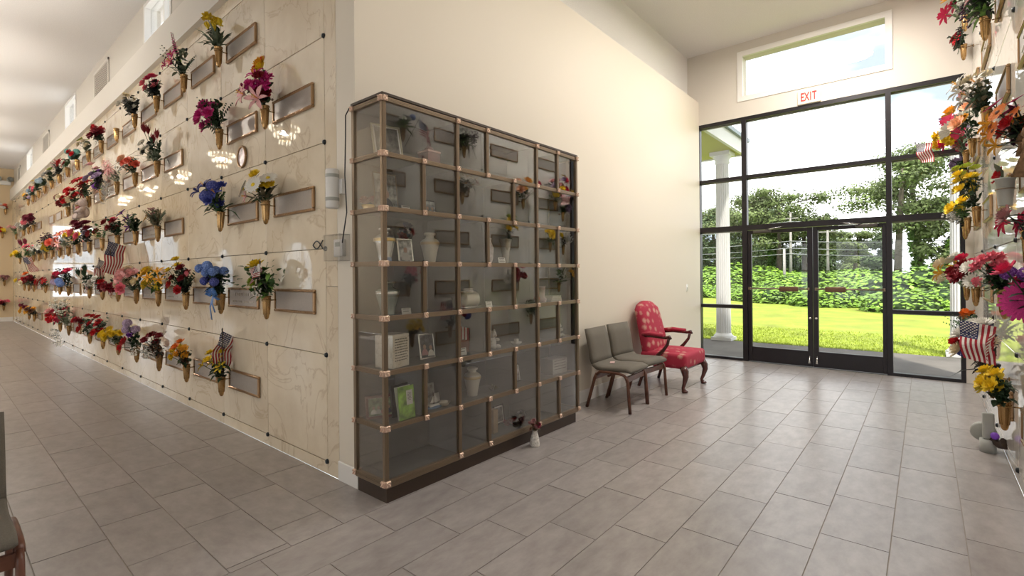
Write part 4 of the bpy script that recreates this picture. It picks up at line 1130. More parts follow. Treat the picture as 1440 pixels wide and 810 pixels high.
# flags on the right
def rwp(x, z, out): return (x, YR + out, z)
flag((7.75, .085, 2.97), (8.15, -.33, 2.72), 'flag on a slanting stick pointing out before the window', 11, .24, .17, 0, .3, ((.1, .1, -1), (.4, .9, .45)))
flag(rwp(4.45, 3.62, .20), rwp(4.27, 3.2, .10), 'striped flag at the upper right over the green blades', 12, .30, .22, R(10), .9)
flag(rwp(4.98, 1.06, .27), rwp(5.1, .52, .10), 'large limp flag low on the right wall', 13, .28, .20, 0, .25, ((-.1, .22, -1), (.3, 1, .45)))
flag(rwp(5.15, 1.06, .08), rwp(5.1, .55, .10), 'flag lying flat behind the large limp flag', 14, .30, .20, R(172), .35)
# plaques
for i, (k, r) in enumerate([(k, r) for k in (0, 1, 2, 3) for r in (0, 1, 2, 3, 4)]):
    x = PX0 - PXP * (k + .5) - .05
    plaque((x, YR, ROWZ[r] + .377), PI, 'bronze name plaque on the right-hand wall, %s panel back from the glass doors, %s row' % (['first', 'second', 'third', 'fourth'][k], ['bottom', 'second', 'third', 'fourth', 'fifth'][r]), i % 3 == 0, .72, .21)
# tilted holder lying at the foot of the right wall
hv = thing('vase_holder', 'grey plastic tilted holder with a purple cap at the foot of the wall', 'holder', (5.35, YR + .10, 0))
MB().bbox((-.035, -.04, .10), (.035, .03, .30), .012).build('holder_body', M_LPLAST, hv, rot=(0, R(8), 0))
MB().lathe([(.0, 0), (.075, .004), (.082, .02), (.075, .05), (0, .055)], 18, cap=False).build('round_head', M_LPLAST, hv, (.075, .02, .125), (0, R(78), 0))
MB().tube([(-.01, -.03, .11), (-.05, -.06, .08), (-.07, -.09, .10)], [.03, .028, .045], 10).build('swivel_foot', M_BRZD, hv)
MB().ball((-.055, -.035, .145), .028, 10, 6).build('purple_cap', mat('purple_cap', (.22, .06, .6), .4), hv)
MB().lathe([(.05, 0), (.05, .1), (.03, .1)], 12).build('base_post', M_LPLAST, hv, (0, 0, 0))

# ------------------------------------------------------------------ glass display cabinet
CX0, CY0, CW, CDp = 1.829, 2.577, 2.195, 0.335
GX = [0.3136 * i for i in range(8)]
ZN = [0.132 + 0.3425 * i for i in range(8)]
cab = thing('display_cabinet', 'tall bronze framed glass cabinet of memorial niches with copper rosettes', 'cabinet', (CX0, CY0, 0))
MB().box((.012, .012, 0), (CW - .012, CDp, .095)).build('plinth', M_BRZD, cab)
MB().bbox((-.004, -.004, .095), (CW + .004, CDp, .118), .004, segs=1).build('plinth_moulding', M_BRZ, cab)
MB().bbox((-.018, -.018, ZN[7] + .018), (CW + .018, CDp, ZN[7] + .038), .003, segs=1).build('top_panel', M_BRZD, cab)
MB().box((0, CDp - .012, .1), (CW, CDp, ZN[7] + .02)).build('back_panel', M_INT, cab)
for z in ZN: MB().box((.012, .014, z - .007), (CW - .012, CDp - .012, z + .007)).build('shelf', M_INT, cab)
def ribbed(axis, L):
    b = MB()
    w_ = .015
    if axis == 2:
        b.box((-w_, -.012, 0), (w_, .012, L))
        for x in (-.009, 0, .009): b.box((x - .0028, -.0165, 0), (x + .0028, -.012, L))
    elif axis == 0:
        b.box((0, -.012, -w_), (L, .012, w_))
        for x in (-.009, 0, .009): b.box((0, -.0165, x - .0028), (L, -.012, x + .0028))
    else:
        b.box((-.012, 0, -w_), (.012, L, w_))
        for x in (-.009, 0, .009): b.box((-.0165, 0, x - .0028), (-.012, L, x + .0028))
    return b
rowpost = ribbed(2, .3425).mesh('post', M_BRZ)
for gi in (0, 7):
    put('corner_post', ribbed(2, ZN[7] - .10).mesh('corner_post', M_BRZ), cab, (GX[gi], 0, .115))
    b = MB().box((-.012, -.014, 0), (.012, .014, ZN[7] - .10))
    b.build('rear_post', M_BRZ, cab, (GX[gi], CDp - .014, .115))
rail = ribbed(0, CW).mesh('rail', M_BRZ); srail = ribbed(1, CDp).mesh('side_rail', M_BRZ)
for z in ZN:
    put('rail', rail, cab, (0, 0, z)); put('side_rail', srail, cab, (0, 0, z)); put('side_rail', srail, cab, (CW, 0, z), (0, 0, 0), (-1, 1, 1))
ros = MB().bbox((-.021, -.03, -.021), (.021, -.014, .021), .005).lathe([(.0, .006), (.006, .006), (.010, .0)], 8, (0, 0, 0), cap=False).mesh('rosette', M_COPPER)
b_ = MB().bbox((-.021, -.028, -.021), (.021, -.012, .021), .005)
for s in (-1, 1):
    for q in (-1, 1): b_.ball((s * .013, -.029, q * .013), .006, 6, 4)
b_.ball((0, -.029, 0), .007, 6, 4)
ros = b_.mesh('rosette', M_COPPER)
glm = {}
for r in range(1, 8):
    zi = 7 - r
    ps = (2, 3, 5, 6) if r % 2 else (1, 2, 4, 5)
    xs = [0] + list(ps) + [7]
    for gi in ps:
        put('post', rowpost, cab, (GX[gi], 0, ZN[zi]))
        MB().box((-.004, .016, .007), (.004, CDp - .012, .335)).build('partition', M_INT, cab, (GX[gi], 0, ZN[zi]))
    for gi in ps:
        for z in (ZN[zi], ZN[zi + 1]):
            key = (gi, round(z, 3))
            if key not in glm: glm[key] = 1; put('rosette', ros, cab, (GX[gi], 0, z), (0, 0, 0), (.8, 1, .85))
    for a, b in zip(xs[:-1], xs[1:]):
        MB().box((GX[a] + .014, -.003, ZN[zi] + .014), (GX[b] - .014, .001, ZN[zi + 1] - .014)).build('glass_pane', M_GLASSC, cab)
    MB().box((-.002, .014, ZN[zi] + .014), (.002, CDp - .028, ZN[zi + 1] - .014)).build('glass_pane', M_GLASSC, cab)
    MB().box((CW - .004, .014, ZN[zi] + .014), (CW + .002, CDp - .028, ZN[zi + 1] - .014)).build('end_panel', M_BRZD, cab)
for z in ZN:
    for gi in (0, 7): put('rosette', ros, cab, (GX[gi], 0, z), (0, 0, 0), (.9, 1, .9))
    put('rosette', ros, cab, (0, 0, z), (0, 0, -PI / 2), (.9, 1, .9)); put('rosette', ros, cab, (0, CDp - .014, z), (0, 0, -PI / 2), (.75, .9, .8))

def SZ(r): return ZN[7 - r] + .0075
URNS = {}
def urn(x, y, r, h, label, body=M_PEWT, band=M_GOLD, fat=1.0):
    t = thing('urn', label, 'urn', (x, y, SZ(r)), group='memorial urns in the glass cabinet')
    f = h * fat
    MB().lathe([(.0, 0), (.17 * f, 0), (.18 * f, .02 * h), (.17 * f, .05 * h), (.21 * f, .25 * h), (.265 * f, .50 * h), (.30 * f, .64 * h), (.295 * f, .70 * h), (.24 * f, .765 * h), (.15 * f, .80 * h), (.13 * f, .84 * h)], 24, cap=False).build('urn_body', body, t)
    MB().lathe([(.301 * f, .60 * h), (.306 * f, .61 * h), (.306 * f, .68 * h), (.296 * f, .69 * h)], 24, cap=False).build('urn_band', band, t)
    MB().lathe([(.13 * f, .84 * h), (.125 * f, .90 * h), (.185 * f, .905 * h), (.19 * f, .96 * h), (.16 * f, .985 * h), (0, h)], 24, cap=False).build('urn_lid', body, t)
    return t
def pic(name, col):
    return mat('print_' + name, col, .35, noise=.75, scale=26)
def photo_frame(x, y, r, w_, h, label, fm, pmat, rz=0, lean=10, b=.012, thick=.014, name='photo_frame', mat_=True):
    t = thing(name, label, 'frame', (x, y, SZ(r) + .002), rot=(R(-lean), 0, rz))
    f = MB()
    for a, c in (((-w_ / 2, 0, 0), (w_ / 2, thick, b)), ((-w_ / 2, 0, h - b), (w_ / 2, thick, h)), ((-w_ / 2, 0, b), (-w_ / 2 + b, thick, h - b)), ((w_ / 2 - b, 0, b), (w_ / 2, thick, h - b))): f.bbox(a, c, .003, segs=1)
    f.build('frame_border', fm, t)
    MB().box((-w_ / 2 + b, .005, b), (w_ / 2 - b, .011, h - b)).build('mount', M_PAPER, t)
    k = b + (.012 if mat_ else .001)
    p = MB().box((-w_ / 2 + k, .003, k), (w_ / 2 - k, .005, h - k)).build('picture', pmat, t)
    MB().box((-.012, thick, 0), (.012, thick + .004, h * .7)).build('easel_back', M_BLACK, t, (0, 0, 0), (R(-lean * 1.2), 0, 0))
    return t, p
def figure(p, y, cx, z0, s, cols):
    # a printed half figure on a photograph, as thin raised layers of paper colour
    MB().prism([(cx + .5 * s * math.cos(a * PI / 8) , z0 + .75 * s * math.sin(a * PI / 8)) for a in range(9)], y - .0012, y, axis=1).build('printed_shape', mat('print_' + cols[0], PAL.get(cols[0], (.1, .1, .1)), .4), p)
    MB().prism([(cx + .22 * s * math.cos(a * PI / 6), z0 + .98 * s + .28 * s * math.sin(a * PI / 6)) for a in range(12)], y - .0018, y - .0012, axis=1).build('printed_shape', mat('print_' + cols[1], PAL.get(cols[1], (.5, .4, .35)), .4), p)
PAL['skin'] = (.42, .27, .20); PAL['shirt'] = (.05, .05, .06); PAL['navy'] = (.04, .05, .10)
def card(x, y, r, w_, h, label, m_=M_PAPER, rz=0, lean=12, lines=0, name='card'):
    t = thing(name, label, 'card', (x, y, SZ(r) + .001), rot=(R(-lean), 0, rz), group='small name cards in the glass cabinet')
    MB().box((-w_ / 2, 0, 0), (w_ / 2, .004, h)).build('card_face', m_, t)
    if lines:
        q = MB()
        for i in range(lines): q.box((-w_ * .36, -.0008, h * (.85 - .7 * i / lines) - .002), (w_ * (.36 - .1 * (i % 2)), .0, h * (.85 - .7 * i / lines) + .002))
        q.build('printed_lines', M_INK, t)
    MB().box((-w_ * .3, .004, 0), (w_ * .3, .03, .004)).build('card_foot', m_, t)
    return t
def block(x, y, r, w_, d, h, label, m_, lines=0, rz=0, name='keepsake_box', cat='box'):
    t = thing(name, label, cat, (x, y, SZ(r)), rz)
    MB().bbox((-w_ / 2, -d / 2, 0), (w_ / 2, d / 2, h), .004).build('box_body', m_, t)
    MB().box((-w_ / 2 + .01, -d / 2 + .01, h - .001), (w_ / 2 - .01, d / 2 - .01, h + .002)).build('box_lid', m_, t)
    if lines:
        rnd = random.Random(5)
        q = MB()
        for i in range(lines):
            x0 = -w_ * .38
            z = h * (.86 - .72 * i / lines)
            while x0 < w_ * .36:
                l_ = rnd.uniform(.008, .022)
                q.box((x0, -d / 2 - .0008, z - .0028), (min(x0 + l_, w_ * .4), -d / 2, z + .0028)); x0 += l_ + .006
        q.build('engraved_lines', M_INK, t)
    return t
# row 1 (top)
photo_frame(2.03, 2.78, 1, .215, .285, 'large gilt framed picture leaning in the top left niche', mat('pale_gilt', (.62, .58, .42), .35, .4), pic('dark', (.14, .13, .12)), rz=R(-12), lean=16)
t = block(2.33, 2.73, 1, .115, .115, .125, 'dusty rose coloured box urn with pale edges in the top left niche', mat('rose_enamel', (.26, .12, .11), .25, .3), name='box_urn', cat='urn')
MB().bbox((-.06, -.06, .105), (.06, .06, .118), .002, segs=1).build('pale_edge', mat('pale_pink', (.7, .45, .4), .3), t)
MB().lathe([(.03, .125), (.034, .14), (.02, .155), (0, .16)], 12, cap=False).build('box_knob', MATS['rose_enamel'], t)
# row 2
t, p = photo_frame(2.0, 2.77, 2, .19, .27, 'portrait photograph of a person in dark clothes, second shelf corner', M_BRZ, pic('grey', (.36, .36, .34)), lean=7, mat_=False, b=.008)
figure(p, .003, 0, .02, .105, ('shirt', 'skin'))
card(2.07, 2.66, 2, .07, .042, 'stone name tag standing before the portrait photograph', mat('stone_tag', (.55, .54, .50), .6), lines=2)
t, p = photo_frame(2.30, 2.76, 2, .25, .12, 'wide group photograph on the second shelf', M_BLACK, pic('group', (.30, .32, .34)), lean=8, b=.006, mat_=False)
for i, cx in enumerate((-.09, -.045, 0, .045, .09)): figure(p, .003, cx, .01, .05, (('shirt', 'navy', 'drd')[i % 3], 'skin'))
t = thing('flower_bowl', 'small gold bowl of red flowers on the second shelf end', 'bowl', (1.90, 2.84, SZ(2)))
MB().lathe([(.02, 0), (.03, .005), (.055, .045), (.05, .045), (.0, .012)], 14, cap=False).build('bowl', M_GOLD, t)
for i in range(6): put('rose_bloom', bloom('rose', 'drd'), t, (.035 * math.cos(i), .035 * math.sin(i), .055 + .02 * (i % 2)), (.5 * math.sin(i), .5 * math.cos(i), 0), (.032,) * 3)
# row 3
urn(1.935, 2.72, 3, .235, 'silver urn with a gold band at the cabinet corner, third shelf', M_SILV, M_GOLD)
t, p = photo_frame(2.10, 2.70, 3, .13, .17, 'silver framed photograph between the two urns', M_SILV, pic('pale', (.46, .46, .44)), lean=9, mat_=False)
figure(p, .003, 0, .02, .07, ('gry', 'skin'))
t = thing('rose_globe', 'glass globe of dark blue and red roses behind the silver frame', 'ornament', (2.17, 2.83, SZ(3)))
MB().lathe([(.05, 0), (.05, .01), (.012, .03), (.012, .16)], 12, cap=False).build('globe_stand', M_BRZ, t)
for p_, c in (((0, 0, .21), 'navyb'), ((.02, -.02, .25), 'navyb'), ((-.03, -.02, .18), 'drd')):
    PAL['navyb'] = (.02, .03, .09)
    put('rose_bloom', bloom('rose', c), t, p_, (R(50), 0, 0), (.045,) * 3)
MB().ball((0, 0, .225), .075, 16, 10).build('glass_globe', M_GLASSC, t)
urn(2.33, 2.73, 3, .225, 'cream urn with faint gold lines on the third shelf', mat('cream_glaze', (.62, .58, .48), .3), mat('pale_gold', (.65, .52, .32), .35, .5))
card(1.90, 2.63, 3, .055, .035, 'tiny blue name tag before the corner urn', mat('blue_tag', (.25, .32, .45), .5))
t = thing('bud_vase', 'white bud vase with pink speckles on the third shelf', 'vase', (2.95, 2.74, SZ(3)))
MB().lathe([(.03, 0), (.045, .05), (.05, .13), (.03, .19), (.035, .215), (.028, .215)], 16, cap=False).build('vase_body', mat('speckled_china', (.70, .62, .60), .3, noise=.25, scale=60), t)
card(3.02, 2.64, 3, .085, .055, 'white name card beside the speckled vase', lines=3)
t = thing('cone_vase', 'tall clear tapered vase beside the speckled one', 'vase', (3.20, 2.76, SZ(3)))
MB().lathe([(.02, 0), (.035, .12), (.055, .22), (.05, .22), (.02, .02)], 14, cap=False).build('vase_body', M_PEWT, t)
# row 4
urn(1.955, 2.72, 4, .225, 'silver urn with teal enamel side on the fourth shelf', mat('teal_silver', (.40, .47, .44), .25, .6, noise=.5, scale=7), M_SILV, 1.2)
card(2.05, 2.64, 4, .075, .042, 'stone name tag before the teal urn', MATS['stone_tag'], lines=2)
t = thing('scroll_urn', 'pearl white scroll shaped urn lying on the fourth shelf', 'urn', (2.68, 2.74, SZ(4)))
MB().lathe([(0, -.075), (.062, -.072), (.066, -.06), (.066, .06), (.062, .072), (0, .075)], 20, cap=False).build('scroll_body', mat('pearl', (.70, .66, .55), .22, .2), t, (.04, 0, .068), (0, PI / 2, 0))
MB().bbox((-.06, -.05, .0), (.13, .05, .012), .003).build('scroll_stand', M_SILV, t)
for z in (.125, .137, .149): MB().box((-.05, -.045, z), (.05, .045, z + .005)).build('silver_bar', M_SILV, t)
card(2.86, 2.64, 4, .07, .05, 'white name card beside the scroll urn', lines=2)
photo_frame(3.30, 2.72, 4, .075, .13, 'narrow white framed picture on the fourth shelf', M_PAPER, pic('pale2', (.5, .52, .5)), rz=R(35), lean=10, mat_=False)
t = thing('bud_vase', 'white cone vase with a pink foot on the fourth shelf', 'vase', (3.66, 2.72, SZ(4)))
MB().lathe([(.04, 0), (.045, .03), (.025, .05), (.035, .14), (.04, .145), (.03, .14)], 14, cap=False).build('vase_body', mat('blush_china', (.72, .55, .55), .3), t)
for i in range(3):
    t = thing('book', ['white paperback at the bottom of the small pile', 'white paperback in the middle of the small pile', 'white paperback on top of the small pile'][i] + ' beside the pink footed vase', 'book', (3.82, 2.72, SZ(4) + .0175 * i), R(4 * i))
    MB().box((-.09, -.055, 0), (.09, .055, .002)).box((-.09, -.055, .015), (.09, .055, .017)).box((-.09, .053, 0), (.09, .055, .017)).build('cover', M_PAPER, t)
    MB().box((-.087, -.053, .002), (.087, .053, .015)).build('pages', mat('page_cream', (.72, .68, .58), .9), t)
# row 5
block(1.985, 2.715, 5, .165, .15, .215, 'cream marble cube urn with an engraved inscription, fifth shelf corner', M_MARBLE_S, 9, R(14), name='marble_urn', cat='urn')
t, p = photo_frame(2.31, 2.73, 5, .145, .185, 'silver framed photograph of two people on the fifth shelf', M_SILV, pic('dusk', (.10, .10, .12)), lean=9, mat_=False)
figure(p, .003, -.025, .03, .06, ('dust', 'skin')); figure(p, .003, .03, .02, .06, ('wht', 'skin'))
card(2.58, 2.65, 5, .07, .055, 'folded white name card on the fifth shelf', lines=2)
photo_frame(2.69, 2.83, 5, .12, .12, 'dark framed picture with a red rose print on the fifth shelf', M_BLACK, pic('rosep', (.35, .14, .15)), lean=8)
t = thing('folded_flag', 'folded flag bundle showing red and white stripes on the fifth shelf', 'flag', (2.63, 2.76, SZ(5) + .12))
b = MB()
for i in range(9): b.box((-.08 + i * .018, -.03 - .002 * (i % 3), -.0 - .003 * i), (-.062 + i * .018, .03, .10 - .004 * i), i % 2)
b.build('flag_stripes', [mat('flag_red', (.36, .02, .035), .8), mat('flag_white', (.8, .77, .72), .8)], t)
MB().box((-.08, -.03, -.12), (.09, .03, -.01)).build('flag_block', mat('rust_block', (.30, .13, .10), .7), t)
def plush(x, y, r, s, label, col):
    t = thing('plush_bear', label, 'toy', (x, y, SZ(r)))
    m_ = mat('plush_' + label[:6].strip(), col, .95, bump=.4, bscale=200)
    MB().ball((0, 0, .05 * s), (.045 * s, .04 * s, .05 * s)).build('body', m_, t)
    MB().ball((0, -.01, .125 * s), (.038 * s, .036 * s, .036 * s)).ball((0, -.045 * s, .118 * s), .014 * s, 8, 5).build('head', m_, t)
    for q in (-1, 1):
        MB().ball((q * .03 * s, 0, .158 * s), .013 * s, 8, 5).build('ear', m_, t)
        MB().ball((q * .045 * s, -.025 * s, .075 * s), (.016 * s, .03 * s, .016 * s), 8, 5).build('arm', m_, t)
        MB().ball((q * .03 * s, -.05 * s, .018 * s), (.018 * s, .035 * s, .018 * s), 8, 5).build('leg', m_, t)
plush(2.97, 2.72, 5, .9, 'white plush bear sitting on the fifth shelf', (.75, .73, .70))
plush(3.90, 2.72, 5, .85, 'cream plush bear in the right end niche, fifth shelf', (.74, .70, .62))
t = thing('candle_dish', 'small white dish with a candle on the fifth shelf', 'candle', (3.26, 2.70, SZ(5)))
MB().lathe([(.03, 0), (.05, .02), (.045, .02), (0, .008)], 14, cap=False).build('dish', M_PAPER, t); MB().lathe([(.02, .008), (.02, .045), (.0, .047)], 12, cap=False).build('candle', mat('wax', (.75, .72, .64), .5), t)
# row 6
t, p = photo_frame(1.93, 2.76, 6, .20, .15, 'red-brown wooden framed group photograph at the cabinet corner', mat('cherry', (.13, .03, .03), .35), pic('green', (.22, .28, .16)), rz=R(-24), lean=14, b=.018, mat_=False)
for i, cx in enumerate((-.05, -.018, .015, .048)): figure(p, .003, cx, .03, .04, (('wht', 'gry', 'drd', 'navy')[i], 'skin'))
t = thing('greeting_card', 'lime green greeting card with a white label standing at the glass', 'card', (2.03, 2.615, SZ(6)), rot=(R(-5), 0, R(4)))
mg_ = mat('lime_print', (.32, .58, .10), .5, noise=.8, scale=14)
MB().box((-.068, 0, 0), (.068, .002, .215)).build('front_cover', mg_, t); MB().box((-.068, 0, 0), (.068, .002, .215)).build('back_cover', M_PAPER, t, (0, .012, 0), (R(-6), 0, 0))
lb = MB().box((.0, -.0015, .09), (.052, 0, .185)).build('white_label', M_PAPER, t)
q = MB()
for i in range(6): q.box((.01, -.0025, .165 - i * .009), (.042 - .006 * (i % 2), -.0015, .168 - i * .009))
q.build('printed_lines', M_INK, lb)
t = thing('spiral_notebook', 'black spiral notebook standing behind the green card', 'notebook', (2.055, 2.71, SZ(6)), rot=(R(-6), 0, R(6)))
MB().box((-.075, 0, 0), (.075, .015, .21)).build('covers', M_BLACK, t)
q = MB()
for i in range(22): q.lathe([(.008, -.001), (.010, 0), (.008, .001), (.006, 0), (.008, -.001)], 8, (.075, .007, .01 + i * .009), cap=False)
q.build('wire_spiral', M_SILV, t)
photo_frame(2.36, 2.78, 6, .11, .15, 'pale framed landscape picture behind the boat ornament', M_LPLAST, pic('land', (.33, .31, .27)), lean=8, mat_=False)
t = thing('boat_ornament', 'white ceramic sailing boat ornament on a blue base', 'ornament', (2.31, 2.68, SZ(6)))
MB().ball((0, 0, .008), (.07, .04, .010)).build('sea_base', mat('sea_blue', (.18, .28, .45), .2), t)
MB().prism([(-.055, .03), (.055, .03), (.04, .01), (-.04, .01)], -.015, .015).build('hull', M_PAPER, t)
MB().tube([(0, 0, .03), (0, 0, .11)], .003, 6).build('mast', M_WALN, t)
MB().prism([(.004, .04), (.045, .04), (.004, .10)], -.002, .002).build('sail', M_PAPER, t); MB().prism([(-.004, .04), (-.035, .04), (-.004, .085)], -.002, .002).build('sail', M_PAPER, t)
t = thing('trinket_bowl', 'beige trinket bowl beside the boat ornament', 'bowl', (2.395, 2.67, SZ(6)))
MB().lathe([(.02, 0), (.03, .004), (.05, .03), (.046, .031), (.02, .01), (0, .008)], 16, cap=False).build('bowl', mat('beige_china', (.55, .48, .38), .4), t); MB().ball((0, 0, .028), (.035, .03, .014), 10, 6).build('shells', MATS['page_cream'], t)
card(2.42, 2.76, 6, .045, .075, 'small upright white card past the trinket bowl')
t = thing('memorial_folder', 'open white memorial folder leaning near the tall cream urn', 'folder', (2.545, 2.70, SZ(6)), rot=(R(-8), 0, R(50)))
MB().box((-.05, 0, 0), (.05, .002, .15)).build('cover', M_PAPER, t); MB().box((-.05, 0, 0), (.05, .002, .15)).build('cover', M_PAPER, t, (0, .004, 0), (0, 0, R(14)))
MB().box((-.035, -.001, .03), (.035, 0, .12)).build('printed_photo', pic('tiny', (.3, .32, .3)), t)
urn(2.74, 2.72, 6, .225, 'tall cream urn with a gold band on the sixth shelf', mat('cream_pearl', (.66, .63, .55), .3, .1), mat('pale_gold2', (.60, .48, .27), .35, .5))
t = thing('dried_sprig', 'small dried sprig lying by the tall cream urn', 'sprig', (2.93, 2.68, SZ(6)))
b = MB(); rnd = random.Random(4)
for i in range(14): leaf(b, (0, 0, .004), (rnd.uniform(-1, 1), rnd.uniform(-.6, .6), rnd.uniform(.2, 1)), .07, .016, .1)
b.build('leaves', lm('dry'), t)
t, p = photo_frame(3.315, 2.74, 6, .115, .155, 'ornate silver photo frame with scrolled top on the sixth shelf', M_SILV, pic('mist', (.42, .43, .44)), lean=10, mat_=False)
MB().lathe([(.01, 0), (.016, .004), (0, .008)], 8, (-.03, .006, .157)).lathe([(.012, 0), (.018, .006), (0, .012)], 8, (0, .006, .158)).lathe([(.01, 0), (.016, .004), (0, .008)], 8, (.03, .006, .157)).build('scroll_crest', M_SILV, t)
block(3.86, 2.73, 6, .24, .14, .145, 'pale marble box urn with engraved lines on the sixth shelf', mat('grey_marble', (.46, .45, .43), .3, noise=.08, scale=12), 4, name='marble_urn', cat='urn')
# row 7
block(2.96, 2.70, 7, .055, .05, .19, 'tall narrow beige wooden box on the lowest shelf', mat('pale_oak', (.40, .29, .17), .6, noise=.15, scale=20))
photo_frame(3.16, 2.80, 7, .13, .165, 'dim framed picture at the back of the lowest shelf', M_BRZD, pic('dim', (.26, .25, .22)), lean=8)
t = thing('flower_spray', 'dark red artificial flowers lying on the lowest shelf', 'flowers', (3.18, 2.71, SZ(7)))
for i in range(4): put('rose_bloom', bloom('rose', 'drd'), t, (.04 * (i - 1.5), -.01 * (i % 2), .03), (R(40), 0, i), (.034,) * 3)
b = MB(); [leaf(b, (0, 0, .012), (math.cos(i), math.sin(i) * .5, .2), .09, .03, .1) for i in range(8)]; b.build('leaves', lm('dk'), t)
t = thing('flower_spray', 'nearly black dried flowers standing at the glass, lowest shelf', 'flowers', (3.285, 2.66, SZ(7)))
for i in range(7): put('carnation_bloom', bloom('carnation', 'black'), t, (.045 * math.cos(i * .9), .02 * math.sin(i), .04 + .022 * (i % 3)), (R(30), R(20) * math.sin(i), 0), (.036,) * 3)
b = MB(); [leaf(b, (0, 0, .02), (math.cos(i), math.sin(i) * .5, .5), .10, .025, .2) for i in range(10)]; b.build('leaves', lm('dk'), t)
# on and before the cabinet
t = thing('router_box', 'small white box lying on top of the cabinet', 'box', (2.10, 2.75, ZN[7] + .038))
MB().bbox((-.05, -.04, 0), (.05, .04, .045), .006).build('housing', M_PLAST, t); MB().box((-.03, -.041, .01), (.03, -.04, .03)).build('front_slot', M_LPLAST, t)
t = thing('flower_bottle', 'small white speckled bottle of dried rose flowers on the floor', 'vase', (3.235, 2.49, 0))
MB().lathe([(.0, 0), (.036, 0), (.04, .01), (.037, .06), (.026, .10), (.02, .125), (.024, .13), (.018, .13)], 16, cap=False).build('bottle', mat('spotted_china', (.72, .70, .66), .35, noise=.35, scale=70), t)
for i in range(9): put('rose_bloom', bloom('rose', ('dust', 'brn', 'mrn')[i % 3]), t, (.045 * math.cos(i * 2.4) * (i > 2), .035 * math.sin(i * 2.4), .15 + .014 * (i % 4)), (R(50) * math.sin(i), R(50) * math.cos(i), 0), (.026,) * 3)
b = MB(); [leaf(b, (0, 0, .13), (math.cos(i * 1.3), math.sin(i * 1.3), .6), .06, .02, .3) for i in range(12)]; b.build('foliage', lm('dry'), t)

# ------------------------------------------------------------------ wall devices by the corner
t = thing('air_freshener', 'white upright dispenser fixed beside the cabinet', 'dispenser', (XL, 3.11, 1.89))
MB().lathe([(.0, 0), (.042, .002), (.045, .012), (.045, .258), (.042, .268), (0, .27)], 18, cap=False).build('dispenser_body', M_PLAST, t, (-.06, 0, 0))
for z in (.05, .21): MB().lathe([(.0456, z), (.0462, z + .002), (.0462, z + .022), (.0456, z + .024)], 18, (-.06, 0, 0), cap=False).build('clip_band', M_LPLAST, t)
MB().box((-.03, -.07, .10), (0, -.03, .2)).build('wall_clip', M_PLAST, t)
t = thing('thermostat', 'white thermostat under a clear plastic cover on the wall corner', 'thermostat', (XL, 3.10, 1.53))
MB().bbox((-.03, -.055, .03), (0, .055, .15), .006).build('thermostat_body', M_PLAST, t)
MB().box((-.032, -.03, .10), (-.03, .03, .13)).build('display', M_LPLAST, t)
MB().bbox((-.075, -.105, 0), (-.072, .105, .18), .001, segs=1).box((-.075, -.105, 0), (0, -.102, .18)).box((-.075, .102, 0), (0, .105, .18)).box((-.075, -.105, .177), (0, .105, .18)).box((-.075, -.105, 0), (0, .105, .003)).build('clear_cover', glass('clear_acrylic', .05, (.93, .93, .93)), t)
t = thing('power_cable', 'thin black cable running down behind the cabinet edge', 'cable', (1.80, 2.935, 2.55))
MB().tube([(.02, 0, 0), (-.01, 0, -.06), (-.006, .01, -.22), (-.012, .012, -.45), (-.004, .006, -.7), (-.016, .03, -.85), (.0, .07, -.90)], .004, 6).build('cable', M_BLACK, t)
t = thing('light_switch', 'cream light switch on the cream wall near the glass doors', 'switch', (7.81, YC, 1.18))
MB().bbox((-.036, -.006, -.058), (.036, 0, .058), .003).build('switch_plate', M_PLAST, t); MB().box((-.006, -.016, -.012), (.006, -.005, .012)).build('toggle', M_PLAST, t)

